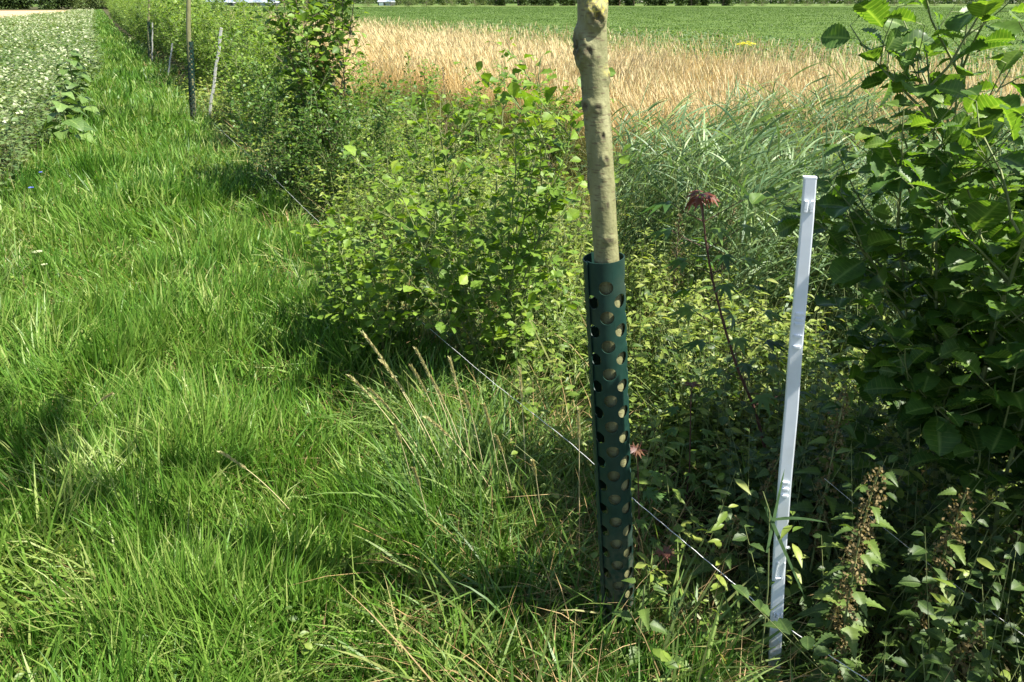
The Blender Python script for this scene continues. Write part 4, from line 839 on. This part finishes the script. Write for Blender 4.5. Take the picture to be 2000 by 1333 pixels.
def small_flower(px, py, H, mat, label, name, cat, r=.016, n=10, T=T_SM):
    b = G(px, py); t = b + [0, 0, H]; root = thing(name, b, label, cat); gs = Geo(); gf = Geo(); tube(gs, np.array([[0, 0, 0], [.01, 0, H * .5], [0, 0, H]]), [.0018, .001], 5); a = np.arange(n) * 2.4
    A = np.stack([np.cos(a), np.sin(a), .35 * np.ones(n)], -1); place(gf, T, np.repeat([[0, 0, H]], n, 0), A, UP + rvec(n, .2), r * 1.4, rng.random(n)); gs.obj('stem', M['greenstem'], root); gf.obj('flower_head', mat, root)
small_flower(78, 430, .26, M['blue'], 'single blue cornflower at the crop edge', 'cornflower', 'flower')
small_flower(95, 395, .26, M['blue'], 'pale blue cornflower just right of the bright one', 'cornflower', 'flower', .012)
small_flower(92, 560, .22, M['flower'], 'cream flower head standing in the grass left', 'cream_flower', 'flower', .022, 12)
small_flower(104, 580, .2, M['flower'], 'smaller cream flower head just below the larger one', 'cream_flower', 'flower', .014, 10)
small_flower(10, 590, .22, M['yflower'], 'yellow flower at the left picture edge', 'yellow_flower', 'flower', .014)
def umbelweed(px, dist_, H, label, mat, rad=.12):
    r = ray(px, 80); b = np.array([r[0] / r[1] * dist_, dist_, 0]); root = thing('umbel_weed', b, label, 'weed'); gs = Geo(); gf = Geo(); st = curve((0, 0, 0), (0, 0, 1), H, .1, 5, .02); tube(gs, st, [.005, .003], 5)
    n = 26; a = rng.random(n) * 6.28; rr = np.sqrt(rng.random(n)) * rad; C = np.stack([np.cos(a) * rr, np.sin(a) * rr, H + .05 - rr * .3], -1); tubes3(gs, np.repeat(at_t(st, .75)[0][None], n, 0), C, .0015, .001, rng.random(n)); place(gf, T_UMB, C, rvec(n) * [1, 1, .1], UP + rvec(n, .3), .055, rng.random(n))
    gs.obj('stem', M['greenstem'], root); gf.obj('flower_heads', mat, root)
umbelweed(1460, 10.5, 1.08, 'yellow flowered umbel weed at the far side of the tan grass', M['yflower'], .14)
umbelweed(1890, 11.5, 1.2, 'pale flowered weed standing alone at the green field edge', M['flower'], .12)

# ------------------------------------------------------------------ far trees, bushes, sheds
def far_tree(H, W, mat, nl=3800, trunk=True, seed=0, low=.0):
    root = bpy.data.objects.new('far_tree', None); scene.collection.objects.link(root); gs = Geo(); gf = Geo()
    tube(gs, [[0, 0, 0], [.1, 0, H * .4], [0, .1, H * .75]], [.03 * H, .012 * H], 7)
    nc = 26; C = []
    for k in range(nc):
        z = low + (H - low) * (k + .5) / nc; w = W * .5 * math.sqrt(max(.05, 1 - ((z - H * .42) / (H * .62)) ** 2)); a = rng.random() * 6.28; r = w * (.35 + .5 * rng.random()); C.append((math.cos(a) * r, math.sin(a) * r, z, w * .5))
        tube(gs, [[0, 0, max(.2, z * .6)], [C[-1][0], C[-1][1], z]], [.008 * H, .003 * H], 4)
    C = np.array(C); id_ = rng.integers(0, nc, nl); d = norm(rvec(nl)) * (rng.random(nl) ** .4)[:, None]
    P = C[id_, :3] + d * C[id_, 3:4] * [1, 1, .7]; P[:, 2] = np.maximum(P[:, 2], .05)
    place(gf, T_SM, P, rvec(nl), UP + rvec(nl, .7), H * .045 * (.6 + .8 * rng.random(nl)), np.clip(.3 + .4 * noise(id_ * 3.7, id_ * 1.3) + rng.normal(0, .15, nl), 0, 1))
    gs.obj('trunk', M['brownstem'], root); gf.obj('crown', mat, root); return root
ft = [far_tree(9, 7, M['far']), far_tree(7, 6, M['farlight']), far_tree(2.2, 4.5, M['farlight'], 2600)]
used = set()
def put_far(kind, px, D, sc, label, group, cat='tree', name='far_tree'):
    r = ray(px, 8); p = (r[0] / r[1] * D, D, 0)
    if kind not in used: o = ft[kind]; used.add(kind)
    else: o = copy_tree(ft[kind])
    o.name = name; o.location = p; o.rotation_euler.z = rng.random() * 6; o.scale = (sc, sc, sc); tag(o, label, cat, group); return o
for i, px in enumerate((-30, 5, 42, 78, 112)):
    put_far(0, px, 195 + 6 * (i % 3), 1.2, ordn(i) + ' from the left: dark leafy tree in the far row behind the tan field', 'dark trees behind the tan field')
for i, px in enumerate((142, 172, 200, 226, 250)):
    put_far(1, px, 200 + 8 * (i % 2), 1.1, ordn(i) + ' from the left: lighter bushy tree right of the dark far trees', 'lighter trees behind the tan field')
for i in range(16):
    put_far(2, 300 + i * 42 + rng.normal(0, 8), 325 + 6 * (i % 4), 1.0 + .5 * rng.random(), ordn(i) + ' from the left: low pale bush in the far field margin', 'low bushes in the far field margin', 'bush', 'far_bush')
for i, px in enumerate((775, 805, 838, 870, 905, 940, 968)):
    put_far(1, px, 420 + 12 * (i % 3), 1.6, ordn(i) + ' from the left: greyish tree in the far belt left of the trunk', 'greyish far tree belt')
for i, px in enumerate((985, 1012, 1040, 1068, 1095, 1122, 1150, 1180, 1210, 1238, 1266, 1294, 1322, 1350, 1380, 1412)):
    put_far(0, px, 372 + 8 * (i % 3), 1.5, ordn(i) + ' from the left: dark tree in the far belt behind the green field', 'dark trees of the far belt')
for i, px in enumerate(range(1450, 2120, 42)):
    put_far(2, px + rng.normal(0, 7), 355 + 6 * (i % 3), 1.2, ordn(i) + ' from the left: low bush on the right part of the far field margin', 'low bushes right on the far margin', 'bush', 'far_bush')
g = Geo(); nW = 30000; aw = R(-40) + rng.random(nW) * R(84); Dw = 820 + 60 * rng.random(nW); hw = 7 + 5 * fbm(aw * 300, aw * 0, 3.) 
Pw = np.stack([np.sin(aw) * Dw, np.cos(aw) * Dw, rng.random(nW) * hw], -1); place(g, T_SM, Pw, rvec(nW), UP + rvec(nW, .7), 2.0 + 1.2 * rng.random(nW), rng.random(nW))
tag(g.obj('far_wood', M['far']), 'dark wooded skyline closing the fields', 'wood', kind='stuff')
M['roof'] = plastic('blue grey roof sheet', (.22, .27, .40), (.27, .32, .45), .5, .5, .4); M['wall_d'] = plastic('dark shed wall', (.03, .035, .05), (.05, .055, .07), .8, .5, .3); M['trimw'] = plastic('white eaves', (.7, .72, .75), (.8, .8, .8), .5, 1, .4)
def shed(px0, px1, D, label, eave=1.35, top=5):
    a = ray(px0, 8); b = ray(px1, 8); x0 = a[0] / a[1] * D; x1 = b[0] / b[1] * D; root = thing('shed', ((x0 + x1) / 2, D, 0), label, 'shed'); w = (x1 - x0) / 2
    def bxm(nm, X0, X1, Y0, Y1, Z0, Z1, mat, dy=0):
        g = Geo(); V = [(X0, Y0, Z0), (X1, Y0, Z0), (X1, Y1, Z0), (X0, Y1, Z0), (X0, Y0 + dy, Z1), (X1, Y0 + dy, Z1), (X1, Y1 - dy, Z1), (X0, Y1 - dy, Z1)]
        g.add(V, [np.array([(0, 1, 5, 4), (1, 2, 6, 5), (2, 3, 7, 6), (3, 0, 4, 7), (4, 5, 6, 7), (3, 2, 1, 0)])], [.5, .5, .5]); return g.obj(nm, mat, root, smooth=False)
    bxm('wall', -w, w, 0, 14, 0, eave, M['wall_d']); bxm('eaves', -w - .1, w + .1, -.5, 14.5, eave, eave + .3, M['trimw']); bxm('roof', -w, w, -.3, 14.3, eave + .3, top, M['roof'], 6.9)
    n = max(2, int(2 * w / 9))
    for k in range(n):
        xx = -w + (k + .5) * 2 * w / n; bxm('door', xx - 1.1, xx + 1.1, -.06, 0, 0, eave - .25, M['trimw'] if k % 3 == 0 else M['roof'])
shed(392, 455, 365, 'long shed with blue grey roof far off behind the hedge'); shed(462, 530, 368, 'second long blue grey roofed shed right of the first'); shed(738, 764, 400, 'small pale shed far off right of the dark sapling', 1.6, 4)
def pole(px, D, h, lab):
    r = ray(px, 8); g = Geo(); tube(g, [[0, 0, 0], [0, 0, h * .5], [0, 0, h]], [.12, .08], 8, cap=True); o = g.obj('pole', M['white']); o.location = (r[0] / r[1] * D, D, 0); tag(o, lab, 'pole')
pole(404, 340, 6, 'thin white pole in front of the first blue grey shed')
tot = sum(len(o.data.polygons) for o in scene.objects if o.type == 'MESH'); print('POLYS', tot, 'OBJ', len(scene.objects))
